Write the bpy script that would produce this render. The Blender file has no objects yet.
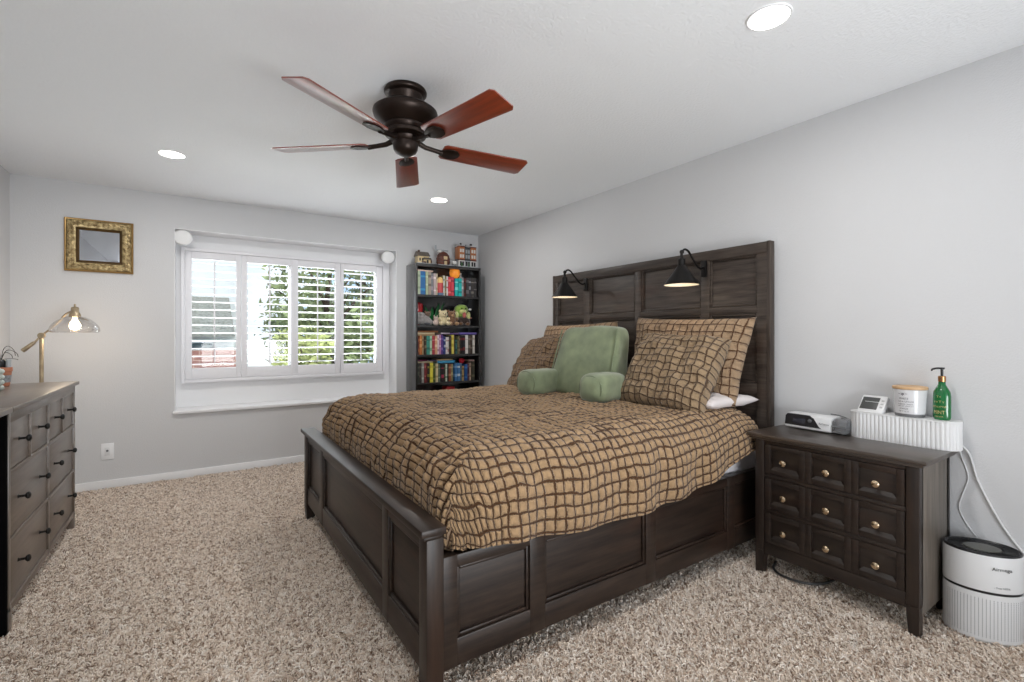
import bpy, bmesh, math, random
from math import sin, cos, pi, radians as R
from mathutils import Vector, Matrix, noise

random.seed(7)
SC = bpy.context.scene
COL = SC.collection

# ------------------------------------------------------------------ camera
cam_d = bpy.data.cameras.new('camera')
cam = bpy.data.objects.new('camera', cam_d)
COL.objects.link(cam)
cam.location = (0, 0, 1.24)
cam.rotation_euler = (R(90), 0, R(-33.745))
cam_d.sensor_fit = 'HORIZONTAL'
cam_d.sensor_width = 36.0
cam_d.lens = 36.0 * 476.8 / 1024
cam_d.shift_y = -5.0 / 1024
cam_d.clip_start = 0.02
SC.camera = cam

# ------------------------------------------------------------------ world, exposure
SC.view_settings.view_transform = 'Standard'
SC.view_settings.look = 'None'
SC.view_settings.gamma = 1.0
SC.view_settings.use_curve_mapping = False
SC.view_settings.exposure = -0.07

def nd(nt, t, **kw):
    n = nt.nodes.new(t)
    for k, v in kw.items():
        setattr(n, k, v)
    return n

w = bpy.data.worlds.new('sky'); SC.world = w; w.use_nodes = True
nt = w.node_tree; nt.nodes.clear()
tc = nd(nt, 'ShaderNodeTexCoord'); nz = nd(nt, 'ShaderNodeTexNoise')
nz.inputs['Scale'].default_value = 2.6; nz.inputs['Detail'].default_value = 5
cr = nd(nt, 'ShaderNodeValToRGB')
cr.color_ramp.elements[0].position = .42; cr.color_ramp.elements[0].color = (.55, .74, 1, 1)
cr.color_ramp.elements[1].position = .58; cr.color_ramp.elements[1].color = (1, 1, 1, 1)
bg = nd(nt, 'ShaderNodeBackground'); bg.inputs['Strength'].default_value = 1.25
wo = nd(nt, 'ShaderNodeOutputWorld')
nt.links.new(tc.outputs['Generated'], nz.inputs['Vector']); nt.links.new(nz.outputs['Fac'], cr.inputs['Fac'])
nt.links.new(cr.outputs['Color'], bg.inputs['Color']); nt.links.new(bg.outputs[0], wo.inputs['Surface'])

# ------------------------------------------------------------------ large area lights
def area(name, loc, target, sx, sy, power, color=(1, 1, 1), shape='RECTANGLE', spread=180):
    d = bpy.data.lights.new(name, 'AREA'); d.shape = shape; d.size = sx
    if shape in ('RECTANGLE', 'ELLIPSE'): d.size_y = sy
    d.energy = power; d.color = color; d.spread = R(spread)
    o = bpy.data.objects.new(name, d); COL.objects.link(o)
    o.location = loc
    o.rotation_euler = (Vector(target) - Vector(loc)).to_track_quat('-Z', 'Y').to_euler()
    return o
area('window_daylight', (0.85, 6.15, 2.75), (0.95, 4.6, 1.1), 2.2, 1.0, 260, (.96, .98, 1))
area('ground_bounce_daylight', (0.85, 6.3, 0.2), (0.85, 4.9, 1.6), 2.4, 1.0, 300, (.95, .98, 1))
area('rear_fill_light', (1.0, -1.75, 0.65), (1.0, 1.9, 2.44), 1.7, 1.1, 50, (.95, .98, 1), 'RECTANGLE', 120)  # unseen lamp added behind the camera, aimed up to brighten the ceiling
sun_d = bpy.data.lights.new('sun', 'SUN'); sun_d.energy = 2.6; sun_d.angle = R(3); sun_d.color = (1, .97, .92)
sun = bpy.data.objects.new('sun', sun_d); COL.objects.link(sun); sun.rotation_euler = (R(32), 0, R(14))

# ------------------------------------------------------------------ helpers
def lin(c):
    if isinstance(c, str):
        c = c.lstrip('#'); c = [int(c[i:i+2], 16) / 255 for i in (0, 2, 4)]
        c = [x / 12.92 if x <= .04045 else ((x + .055) / 1.055) ** 2.4 for x in c]
    return (c[0], c[1], c[2], 1)

_M = {}
def mat(name, color='#808080', rough=.5, metal=0, coat=0, bump=0, bscale=60, var=0, vscale=8, emit=None, estr=0, stretch=None, ior=1.5, sheen=0, trans=0, var2=None, detail=4):
    """principled material; optional noise colour variation and bump"""
    if name in _M: return _M[name]
    m = bpy.data.materials.new(name); _M[name] = m; m.use_nodes = True
    nt = m.node_tree; b = nt.nodes['Principled BSDF']
    b.inputs['Base Color'].default_value = lin(color)
    b.inputs['Roughness'].default_value = rough; b.inputs['Metallic'].default_value = metal
    b.inputs['Coat Weight'].default_value = coat; b.inputs['IOR'].default_value = ior
    b.inputs['Sheen Weight'].default_value = sheen
    b.inputs['Transmission Weight'].default_value = trans
    if emit:
        b.inputs['Emission Color'].default_value = lin(emit); b.inputs['Emission Strength'].default_value = estr
    if bump or var:
        tc = nd(nt, 'ShaderNodeTexCoord'); vec = tc.outputs['Object']
        if stretch:
            mp = nd(nt, 'ShaderNodeMapping'); mp.inputs['Scale'].default_value = stretch
            nt.links.new(vec, mp.inputs['Vector']); vec = mp.outputs['Vector']
    if var:
        n = nd(nt, 'ShaderNodeTexNoise'); n.inputs['Scale'].default_value = vscale; n.inputs['Detail'].default_value = detail
        nt.links.new(vec, n.inputs['Vector'])
        r = nd(nt, 'ShaderNodeValToRGB')
        c = lin(color)
        c2 = lin(var2) if var2 else tuple(min(1, x * (1 + var)) for x in c[:3]) + (1,)
        c1 = tuple(x * (1 - var) for x in c[:3]) + (1,)
        r.color_ramp.elements[0].position = .3; r.color_ramp.elements[0].color = c1
        r.color_ramp.elements[1].position = .72; r.color_ramp.elements[1].color = c2
        nt.links.new(n.outputs['Fac'], r.inputs['Fac']); nt.links.new(r.outputs['Color'], b.inputs['Base Color'])
    if bump:
        n2 = nd(nt, 'ShaderNodeTexNoise'); n2.inputs['Scale'].default_value = bscale; n2.inputs['Detail'].default_value = 3
        nt.links.new(vec, n2.inputs['Vector'])
        bp = nd(nt, 'ShaderNodeBump'); bp.inputs['Strength'].default_value = bump; bp.inputs['Distance'].default_value = .004
        nt.links.new(n2.outputs['Fac'], bp.inputs['Height']); nt.links.new(bp.outputs['Normal'], b.inputs['Normal'])
    return m

def wood(name, c_dark, c_light, c_warm, rough, axis='x', coat=0.1, warm=.45, spec=.5):
    """stained wood: grain stretched along one axis, with warm rubbed-through patches"""
    key = name + '_' + axis
    if key in _M: return _M[key]
    m = bpy.data.materials.new(key); _M[key] = m; m.use_nodes = True
    nt = m.node_tree; b = nt.nodes['Principled BSDF']
    b.inputs['Roughness'].default_value = rough; b.inputs['Coat Weight'].default_value = coat; b.inputs['Coat Roughness'].default_value = .3
    b.inputs['Specular IOR Level'].default_value = spec
    tc = nd(nt, 'ShaderNodeTexCoord'); mp = nd(nt, 'ShaderNodeMapping')
    mp.inputs['Scale'].default_value = {'x': (2.2, 30, 30), 'y': (30, 2.2, 30), 'z': (30, 30, 2.2)}[axis]
    nt.links.new(tc.outputs['Object'], mp.inputs['Vector'])
    n = nd(nt, 'ShaderNodeTexNoise'); n.inputs['Scale'].default_value = 1.6; n.inputs['Detail'].default_value = 6; n.inputs['Roughness'].default_value = .65
    nt.links.new(mp.outputs[0], n.inputs['Vector'])
    r = nd(nt, 'ShaderNodeValToRGB')
    r.color_ramp.elements[0].position = .32; r.color_ramp.elements[0].color = lin(c_dark)
    r.color_ramp.elements[1].position = .7; r.color_ramp.elements[1].color = lin(c_light)
    nt.links.new(n.outputs['Fac'], r.inputs['Fac'])
    mp2 = nd(nt, 'ShaderNodeMapping'); mp2.inputs['Scale'].default_value = {'x': (1.5, 6, 6), 'y': (6, 1.5, 6), 'z': (6, 6, 1.5)}[axis]
    nt.links.new(tc.outputs['Object'], mp2.inputs['Vector'])
    n2 = nd(nt, 'ShaderNodeTexNoise'); n2.inputs['Scale'].default_value = 1.3; n2.inputs['Detail'].default_value = 3
    nt.links.new(mp2.outputs[0], n2.inputs['Vector'])
    r2 = nd(nt, 'ShaderNodeValToRGB'); r2.color_ramp.elements[0].position = .55; r2.color_ramp.elements[1].position = .78
    r2.color_ramp.elements[1].color = (warm, warm, warm, 1)
    nt.links.new(n2.outputs['Fac'], r2.inputs['Fac'])
    mx = nd(nt, 'ShaderNodeMixRGB'); mx.inputs['Color2'].default_value = lin(c_warm)
    nt.links.new(r2.outputs['Color'], mx.inputs['Fac']); nt.links.new(r.outputs['Color'], mx.inputs['Color1'])
    nt.links.new(mx.outputs['Color'], b.inputs['Base Color'])
    bp = nd(nt, 'ShaderNodeBump'); bp.inputs['Strength'].default_value = .1; bp.inputs['Distance'].default_value = .002
    nt.links.new(n.outputs['Fac'], bp.inputs['Height']); nt.links.new(bp.outputs['Normal'], b.inputs['Normal'])
    return m

def BM(): return bmesh.new()

def box(bm, x0, x1, y0, y1, z0, z1, bev=0, mi=0, seg=2):
    x0, x1 = min(x0, x1), max(x0, x1); y0, y1 = min(y0, y1), max(y0, y1); z0, z1 = min(z0, z1), max(z0, z1)
    r = bmesh.ops.create_cube(bm, size=1, matrix=Matrix.Translation(((x0+x1)/2, (y0+y1)/2, (z0+z1)/2)) @ Matrix.Diagonal((x1-x0, y1-y0, z1-z0, 1)))
    vs = r['verts']; fs = set(f for v in vs for f in v.link_faces)
    if bev:
        es = list(set(e for v in vs for e in v.link_edges))
        bev = min(bev, .45 * min(x1-x0, y1-y0, z1-z0))
        rr = bmesh.ops.bevel(bm, geom=es, offset=bev, segments=seg, profile=.5, affect='EDGES')
        fs = set(rr['faces']) | set(f for f in fs if f.is_valid)
    for f in fs: f.material_index = mi
    return vs

def ring(bm, pts):
    return [bm.verts.new(p) for p in pts]

def bridge(bm, a, b, mi=0, closed=True):
    n = len(a)
    for i in range(n if closed else n-1):
        j = (i+1) % n
        try:
            f = bm.faces.new((a[i], a[j], b[j], b[i])); f.material_index = mi
        except ValueError: pass

def cap(bm, r, mi=0, flip=False):
    try:
        f = bm.faces.new(r[::-1] if flip else r); f.material_index = mi
    except ValueError: pass

def lathe(bm, prof, c=(0, 0, 0), seg=24, sx=1, sy=1, mi=0, ends=True, M=None):
    """profile [(radius, z)] bottom to top turned about z"""
    M = M or Matrix.Identity(4); c = Vector(c); rs = []
    for (r, z) in prof:
        r = max(r, 1e-5)
        rs.append(ring(bm, [M @ (c + Vector((r*sx*cos(2*pi*i/seg), r*sy*sin(2*pi*i/seg), z))) for i in range(seg)]))
    for a, b in zip(rs, rs[1:]): bridge(bm, a, b, mi)
    if ends:
        cap(bm, rs[0], mi, True); cap(bm, rs[-1], mi)
    return rs

def tube(bm, pts, r, seg=8, mi=0, ends=True):
    pts = [Vector(p) for p in pts]; n = len(pts)
    rr = r if isinstance(r, (list, tuple)) else [r]*n
    t0 = (pts[1]-pts[0]).normalized(); up = Vector((0, 0, 1)) if abs(t0.z) < .9 else Vector((1, 0, 0))
    nrm = t0.cross(up).normalized(); rs = []
    for i, p in enumerate(pts):
        t = (pts[min(i+1, n-1)] - pts[max(i-1, 0)]).normalized()
        nrm = (nrm - t * nrm.dot(t)).normalized(); bi = t.cross(nrm)
        rs.append(ring(bm, [p + (nrm*cos(2*pi*k/seg) + bi*sin(2*pi*k/seg))*rr[i] for k in range(seg)]))
    for a, b in zip(rs, rs[1:]): bridge(bm, a, b, mi)
    if ends: cap(bm, rs[0], mi, True); cap(bm, rs[-1], mi)

def smooth_path(pts, n=8):
    """Catmull-Rom through points"""
    P = [Vector(p) for p in pts]; P = [2*P[0]-P[1]] + P + [2*P[-1]-P[-2]]; out = []
    for i in range(1, len(P)-2):
        a, b, c, d = P[i-1:i+3]
        for k in range(n):
            t = k/n
            out.append(.5*((2*b)+(c-a)*t+(2*a-5*b+4*c-d)*t*t+(3*b-a-3*c+d)*t**3))
    out.append(P[-2]); return out

def prism(bm, poly, z0, z1, mi=0, M=None, bev=0):
    """polygon [(x,y)] extruded in z"""
    M = M or Matrix.Identity(4)
    a = ring(bm, [M @ Vector((x, y, z0)) for x, y in poly]); b = ring(bm, [M @ Vector((x, y, z1)) for x, y in poly])
    bridge(bm, a, b, mi); cap(bm, a, mi, True); cap(bm, b, mi)
    if bev:
        es = [e for v in a+b for e in v.link_edges]
        es = list({e for e in es if len(e.link_faces) == 2 and ((e.verts[0] in a) == (e.verts[1] in a))})
        bmesh.ops.bevel(bm, geom=es, offset=bev, segments=2, profile=.5, affect='EDGES')

def ball(bm, c, r, sx=1, sy=1, sz=1, seg=16, mi=0, M=None):
    rr = bmesh.ops.create_uvsphere(bm, u_segments=seg, v_segments=max(6, seg//2+2), radius=r,
        matrix=(M or Matrix.Identity(4)) @ Matrix.Translation(c) @ Matrix.Diagonal((sx, sy, sz, 1)))
    for f in set(f for v in rr['verts'] for f in v.link_faces): f.material_index = mi

def obj(name, bm, mats, parent=None, angle=38, loc=None, rot=None):
    bmesh.ops.recalc_face_normals(bm, faces=bm.faces[:])
    me = bpy.data.meshes.new(name); bm.to_mesh(me); bm.free()
    for m in (mats if isinstance(mats, (list, tuple)) else [mats]): me.materials.append(m)
    if angle is not None:
        for p in me.polygons: p.use_smooth = True
        me.set_sharp_from_angle(angle=R(angle))
    o = bpy.data.objects.new(name, me); COL.objects.link(o)
    if parent: o.parent = parent
    if loc is not None: o.location = loc
    if rot is not None: o.rotation_euler = rot
    return o

def tag(o, label, cat, group=None):
    o['label'] = label; o['category'] = cat
    if group: o['group'] = group
    return o

def thing(name, label, cat, loc=(0, 0, 0), rotz=0, group=None):
    o = bpy.data.objects.new(name, None); o.empty_display_size = .05; COL.objects.link(o)
    o.location = loc; o.rotation_euler = (0, 0, rotz)
    return tag(o, label, cat, group)

def struct(name, bm, m, parent=None, angle=38):
    o = obj(name, bm, m, parent, angle)
    if not parent: o['kind'] = 'structure'
    return o

def copy_tree(o, parent=None):
    c = o.copy(); COL.objects.link(c); c.parent = parent
    for ch in list(o.children): copy_tree(ch, c)
    return c

def text(name, s, size, m, parent, M, depth=.0004):
    cu = bpy.data.curves.new(name, 'FONT'); cu.body = s; cu.size = size; cu.extrude = depth
    cu.align_x = 'CENTER'; cu.align_y = 'CENTER'
    t = bpy.data.objects.new(name+'_tmp', cu); COL.objects.link(t)
    dg = bpy.context.evaluated_depsgraph_get(); me = bpy.data.meshes.new_from_object(t.evaluated_get(dg))
    bpy.data.objects.remove(t); me.materials.clear(); me.materials.append(m); me.name = name
    o = bpy.data.objects.new(name, me); COL.objects.link(o); o.parent = parent; o.matrix_local = M
    return o

# ------------------------------------------------------------------ materials
WALL = mat('wall_paint', '#d2d2d3', .85, bump=.35, bscale=140)
CEIL = mat('ceiling_paint', '#f0f2f4', .9, bump=.8, bscale=75)
TRIM = mat('trim_paint', '#efeff0', .5)
SHUT = mat('shutter_paint', '#f0eff2', .45)
BEDW = dict(c_dark='#1a120e', c_light='#372a22', c_warm='#45291a', rough=.44, spec=.35)
HBW = dict(c_dark='#2a211c', c_light='#51473f', c_warm='#4c3020', rough=.5, spec=.35)  # bed wood made lighter: light falling on the headboard put into the colour
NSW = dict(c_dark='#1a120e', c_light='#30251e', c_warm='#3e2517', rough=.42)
def headwood(a): return wood('headboard_wood', axis=a, **HBW)
def bedwood(a): return wood('bed_wood', axis=a, **BEDW)
def nswood(a): return wood('nightstand_wood', axis=a, **NSW)
def drwood(a): return wood('dresser_wood', c_dark='#584d45', c_light='#72655a', c_warm='#7a6857', rough=.34, axis=a, coat=.25)
BRONZE = mat('oil_rubbed_bronze', '#2b211c', .38, metal=.7)
BLACKM = mat('black_metal', '#1c1a19', .4, metal=.6)
BRASS = mat('aged_brass', '#a8977c', .4, metal=.7, var=.25, vscale=30)
CHROME = mat('champagne_knob_metal', '#cdb89a', .25, metal=1)
WHITEP = mat('white_plastic', '#e4e4e4', .4)
BLACKP = mat('black_plastic', '#17171a', .35)
GREYP = mat('grey_plastic', '#6e6e70', .5)

# ================================================================== ROOM SHELL
XL, XR, YB, YF, ZC = -1.127, 2.84, 4.98, -1.45, 2.44
BY, BX0, BX1, BZ0, BZ1 = 5.21, -.135, 1.825, .60, 2.16     # window bay
WX0, WX1, WZ0, WZ1 = -.065, 1.735, .87, 2.0                   # window hole in bay back
b = BM(); box(b, XL-.15, XR+.15, YF-.15, BY+.2, -.12, 0); struct('floor', b, mat('subfloor', '#8d7c6c', .95))
b = BM(); box(b, XL-.15, XR+.15, YF-.15, BY+.2, ZC, ZC+.12); struct('ceiling', b, CEIL)
b = BM(); box(b, XR, XR+.12, YF-.12, BY+.2, 0, ZC); struct('wall_right', b, WALL)
b = BM(); box(b, XL-.12, XL, YF-.12, BY+.2, 0, ZC); struct('wall_left', b, WALL)
b = BM()   # back wall around the bay, jambs, head, bay back
box(b, XL-.0, BX0, YB, BY+.15, 0, ZC); box(b, BX1, XR, YB, BY+.15, 0, ZC)
box(b, BX0, BX1, YB, BY+.15, 0, BZ0-.03); box(b, BX0, BX1, YB, BY+.15, BZ1, ZC)
struct('wall_back', b, WALL)
b = BM()   # window bay, its extra brightness put into a whiter wall colour
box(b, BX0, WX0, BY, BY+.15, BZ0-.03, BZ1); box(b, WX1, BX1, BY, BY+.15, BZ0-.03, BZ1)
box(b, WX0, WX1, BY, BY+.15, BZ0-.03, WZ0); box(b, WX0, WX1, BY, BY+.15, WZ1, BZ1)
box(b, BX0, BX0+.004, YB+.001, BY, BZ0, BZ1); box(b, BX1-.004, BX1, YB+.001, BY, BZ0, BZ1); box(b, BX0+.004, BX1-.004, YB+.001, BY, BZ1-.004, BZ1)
struct('wall_bay', b, mat('bay_lit_white', '#f1f1f2', .7))
b = BM()   # wall behind the camera, with an opening added for the fill lamp
box(b, XL, .1, YF-.12, YF, 0, ZC); box(b, 1.9, XR, YF-.12, YF, 0, ZC); box(b, .1, 1.9, YF-.12, YF, 2.05, ZC)
struct('wall_front', b, WALL)
b = BM(); box(b, BX0-.012, BX1+.012, YB-.028, BY, BZ0-.028, BZ0, .008); struct('trim_1', b, TRIM)      # bay sill board
def baseboard(name, x0, x1, y0, y1):
    b = BM(); box(b, x0, x1, y0, y1, 0, .085, .004); o = struct(name, b, TRIM); return o
baseboard('baseboard_back', XL, XR, YB-.013, YB); baseboard('baseboard_right', XR-.013, XR, YF, YB-.013)
baseboard('baseboard_left', XL, XL+.013, YF, YB-.013)
# vinyl window with a centre meeting rail and glass
b = BM()
for x0, x1, z0, z1 in ((WX0, WX0+.045, WZ0, WZ1), (WX1-.045, WX1, WZ0, WZ1), (WX0, WX1, WZ0, WZ0+.045), (WX0, WX1, WZ1-.045, WZ1), (.805, .865, WZ0, WZ1)):
    box(b, x0, x1, BY+.07, BY+.12, z0, z1, .006)
win = struct('window_1', b, TRIM)
g = bpy.data.materials.new('window_glass'); g.use_nodes = True; nt = g.node_tree; nt.nodes.clear()
tr = nd(nt, 'ShaderNodeBsdfTransparent'); tr.inputs[0].default_value = (.97, .985, .98, 1); gl = nd(nt, 'ShaderNodeBsdfGlossy'); gl.inputs['Roughness'].default_value = .02
fr = nd(nt, 'ShaderNodeFresnel'); fr.inputs['IOR'].default_value = 1.3; mx = nd(nt, 'ShaderNodeMixShader'); out = nd(nt, 'ShaderNodeOutputMaterial')
nt.links.new(fr.outputs[0], mx.inputs[0]); nt.links.new(tr.outputs[0], mx.inputs[1]); nt.links.new(gl.outputs[0], mx.inputs[2]); nt.links.new(mx.outputs[0], out.inputs[0])
GLASS = g
b = BM(); box(b, WX0+.03, WX1-.03, BY+.092, BY+.097, WZ0+.03, WZ1-.03); obj('window_pane', b, GLASS, win)

# carpet pile: shaggy yarn over the floor
def carpet_material():
    m = bpy.data.materials.new('carpet_yarn'); m.use_nodes = True; nt = m.node_tree; b = nt.nodes['Principled BSDF']
    b.inputs['Roughness'].default_value = .95; b.inputs['Specular IOR Level'].default_value = .1
    hi = nd(nt, 'ShaderNodeHairInfo'); r = nd(nt, 'ShaderNodeValToRGB'); r.color_ramp.interpolation = 'LINEAR'
    e = r.color_ramp.elements; e[0].position = 0; e[0].color = lin('#7a6352'); e[1].position = 1; e[1].color = lin('#fdf5ec')
    k = e.new(.27); k.color = lin('#cfbaa7'); k = e.new(.55); k.color = lin('#eedfcf')
    nt.links.new(hi.outputs['Random'], r.inputs['Fac']); nt.links.new(r.outputs['Color'], b.inputs['Base Color'])
    return m
b = BM(); nx, ny = 24, 36
g_ = [[b.verts.new((XL+.015+(XR-XL-.03)*i/nx, -1.3+(YB-.015+1.3)*j/ny, .004)) for i in range(nx+1)] for j in range(ny+1)]
for j in range(ny):
    for i in range(nx): b.faces.new((g_[j][i], g_[j][i+1], g_[j+1][i+1], g_[j+1][i]))
carpet = obj('carpet_pile', b, [carpet_material()])
carpet['kind'] = 'stuff'; carpet['label'] = 'beige and brown flecked shaggy carpet covering the bedroom floor'; carpet['category'] = 'carpet'
ps = carpet.modifiers.new('pile', 'PARTICLE_SYSTEM').particle_system; st = ps.settings
st.type = 'HAIR'; st.count = 16000; st.hair_length = .014; st.hair_step = 3; st.use_advanced_hair = False
st.child_type = 'INTERPOLATED'; st.child_percent = 1; st.rendered_child_count = 60; st.child_length = 1.0
st.roughness_1 = .009; st.roughness_1_size = .12; st.roughness_2 = .03; st.roughness_2_size = .2; st.roughness_endpoint = .02
st.root_radius = .34; st.tip_radius = .3; st.radius_scale = .01; st.render_step = 3; st.display_step = 2
st.clump_factor = .0; st.material = 1

# ------------------------------------------------------------------ plantation shutters
SH = thing('window_shutter', 'white plantation shutters with four louvred panels filling the window recess', 'shutters', (.83, BY, .82))
def L(x, y, z): return (x-.83, y-BY, z-.82)
def lbox(bm, x0, x1, y0, y1, z0, z1, bev=.003): box(bm, x0-.83, x1-.83, y0-BY, y1-BY, z0-.82, z1-.82, bev)
SX0, SX1, SZ0, SZ1 = -.095, 1.765, .82, 2.035
b = BM()
lbox(b, SX0, SX0+.03, BY-.055, BY, SZ0, SZ1); lbox(b, SX1-.03, SX1, BY-.055, BY, SZ0, SZ1)
lbox(b, SX0+.03, SX1-.03, BY-.055, BY, SZ0, SZ0+.03); lbox(b, SX0+.03, SX1-.03, BY-.055, BY, SZ1-.03, SZ1)
obj('shutter_frame', b, SHUT, SH)
seams = [-.064, .375, .835, 1.285, 1.734]; ap = [(-.012, .333), (.423, .807), (.873, 1.232), (1.318, 1.664)]
for k in range(4):
    x0, x1 = seams[k]+.002, seams[k+1]-.002; a0, a1 = ap[k]; ya, yb = BY-.045, BY-.012
    b = BM()
    lbox(b, x0, a0, ya, yb, SZ0+.032, SZ1-.032); lbox(b, a1, x1, ya, yb, SZ0+.032, SZ1-.032)
    lbox(b, a0, a1, ya, yb, SZ0+.032, .948); lbox(b, a0, a1, ya, yb, 1.94, SZ1-.032)
    if k == 1: lbox(b, x1-.012, x1+.012, ya-.008, ya, SZ0+.032, SZ1-.032)
    p = obj('shutter_panel', b, SHUT, SH)
    b = BM(); N = 14; tilt = [0, 0, -7, -6][k]
    for i in range(N):
        zc = .948+.992*(i+.5)/N
        prof = [(.031*cos(t), .0042*sin(t)) for t in [2*pi*q/12 for q in range(12)]]
        ct, sn = cos(R(tilt)), sin(R(tilt))
        ra = ring(b, [L(a0+.001, BY-.03+y*ct-z*sn, zc+y*sn+z*ct) for y, z in prof]); rb = ring(b, [L(a1-.001, BY-.03+y*ct-z*sn, zc+y*sn+z*ct) for y, z in prof])
        bridge(b, ra, rb); cap(b, ra, 0, True); cap(b, rb)
    obj('louver', b, SHUT, p, 60)
    b = BM(); xm = (a0+a1)/2; lbox(b, xm-.006, xm+.006, BY-.072, BY-.062, .975, 1.925, .002); obj('tilt_rod', b, SHUT, p)
    for xx in (xm-.03, xm+.03):
        b = BM(); box(b, xx-.833, xx-.827, ya-.006-BY, ya-BY, .905-.82, .915-.82, .001); obj('magnet_catch', b, TRIM, p)

# two white discs hung at the ends of the recess head
def disc(x, z, label):
    t = thing('hanging_disc', label, 'disc', (x, 5.02, BZ1), 0, 'white discs at the recess head')
    b = BM(); M = Matrix.Translation((0, 0, z-BZ1)) @ Matrix.Rotation(R(90), 4, 'X')
    lathe(b, [(.03, -.03), (.058, -.026), (.07, -.012), (.072, .004), (.066, .018), (.05, .026), (.02, .029)], seg=32, M=M, sy=.92); obj('disc_body', b, mat('white_frosted', '#f0f0ef', .5), t)
    b = BM(); tube(b, [(0, 0, 0), (0, 0, z+.06-BZ1)], .004); obj('stem', b, GREYP, t)
disc(-.077, 2.093, 'white round disc hanging in the window recess corner near the gilt mirror')
disc(1.745, 2.088, 'white round disc hanging in the window recess corner near the bookcase')

# ------------------------------------------------------------------ ceiling downlights
LENS = mat('downlight_lens', '#ffffff', .5, emit='#fffaf2', estr=9)
def downlight(x, y, label):
    t = thing('recessed_downlight', label, 'ceiling light', (x, y, ZC), 0, 'recessed ceiling downlights')
    b = BM(); rs = lathe(b, [(.069, -.001), (.07, -.005), (.077, -.005), (.079, -.0005)], seg=40, ends=False); obj('trim_ring', b, TRIM, t)
    b = BM(); lathe(b, [(.07, -.004), (.03, -.006), (.001, -.006)], seg=40, ends=False); obj('lens', b, LENS, t)
    area('downlight_lamp', (x, y, ZC-.012), (x, y, 0), .13, .13, 10, (1, .985, .965), 'DISK')
downlight(1.80, .955, 'lit recessed downlight in the ceiling above the bedside chest of drawers')
downlight(-.118, 3.86, 'lit recessed downlight in the ceiling above the gilt framed mirror')
downlight(1.80, 3.85, 'lit recessed downlight in the ceiling behind the fan, near the bookcase')
area('downlight_lamp', (-.118, .955, ZC-.012), (-.118, .955, 0), .13, .13, 10, (1, .985, .965), 'DISK')

# ------------------------------------------------------------------ gilt mirror
MX0, MX1, MZ0, MZ1 = -.828, -.409, 1.745, 2.158
t = thing('wall_mirror', 'small mirror in an ornate gilt frame hanging on the white wall', 'mirror', ((MX0+MX1)/2, YB, MZ0))
cxm = (MX0+MX1)/2; hw = (MX1-MX0)/2; hh = (MZ1-MZ0)/2
gold = mat('gilt', '#9a7d4e', .38, metal=.5, var=.5, vscale=34, bump=1, bscale=45, var2='#dcc592')
dgold = mat('dark_gilt', '#5d4728', .4, metal=.5)
def frame_loft(prof, m, name):
    b = BM(); rs = []
    for ins, d in prof:
        x, z = hw-ins, hh-ins
        rs.append(ring(b, [(-x, -d, hh-z), (x, -d, hh-z), (x, -d, hh+z), (-x, -d, hh+z)]))
    for a, c in zip(rs, rs[1:]): bridge(b, a, c)
    return obj(name, b, m, t, 30)
frame_loft([(0, 0), (0, .018), (.006, .026), (.012, .024)], mat('pale_gilt', '#a07f4c', .35, metal=.7), 'frame_edge')
frame_loft([(.012, .02), (.02, .03), (.045, .034), (.066, .026), (.07, .022)], gold, 'frame')
frame_loft([(.07, .026), (.074, .028), (.08, .02), (.088, .014)], dgold, 'inner_moulding')
b = BM()   # carved acanthus lumps
def lump(x, z, a, s):
    M = Matrix.Translation((x, -.031, z)) @ Matrix.Rotation(a, 4, 'Y')
    ball(b, (0, 0, 0), s, 1.5, .6, .75, 8, M=M)
for k in range(13):
    for row, s in ((.03, .0105), (.05, .010)):
        x = -hw+.03+(2*hw-.06)*k/12
        for zz, d in ((row, 1), (2*hh-row, -1)): lump(x, zz, d*(.6 if k % 2 else -.6)*(1 if row < .04 else -1), s)
        z = .03+(2*hh-.06)*k/12
        for xx, d in ((-hw+row, 1), (hw-row, -1)): lump(xx, z, pi/2+d*(.6 if k % 2 else -.6), s)
obj('carving', b, gold, t, 80)
b = BM(); iw, ih = hw-.086, hh-.086
a_ = ring(b, [(-iw, -.012, hh-ih), (iw, -.012, hh-ih), (iw, -.012, hh+ih), (-iw, -.012, hh+ih)]); q = .012
c_ = ring(b, [(-iw+q, -.014, hh-ih+q), (iw-q, -.014, hh-ih+q), (iw-q, -.014, hh+ih-q), (-iw+q, -.014, hh+ih-q)])
bridge(b, a_, c_); cap(b, c_); obj('glass', b, mat('mirror_silver', '#c9ccd2', .02, metal=1), t, None)

# wall outlet
t = thing('wall_outlet', 'white outlet plate on the wall below the gilt mirror', 'outlet', (-.573, YB, .252))
b = BM(); box(b, -.04, .04, -.006, 0, 0, .128, .003); obj('plate', b, TRIM, t)
b = BM(); box(b, -.017, .017, -.009, -.006, .031, .097, .002); obj('insert', b, WHITEP, t)
b = BM(); M = Matrix.Translation((0, -.009, .07)) @ Matrix.Rotation(R(90), 4, 'X'); lathe(b, [(.008, 0), (.008, .006), (.001, .006)], seg=14, M=M); obj('coax_jack', b, GREYP, t)

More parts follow.
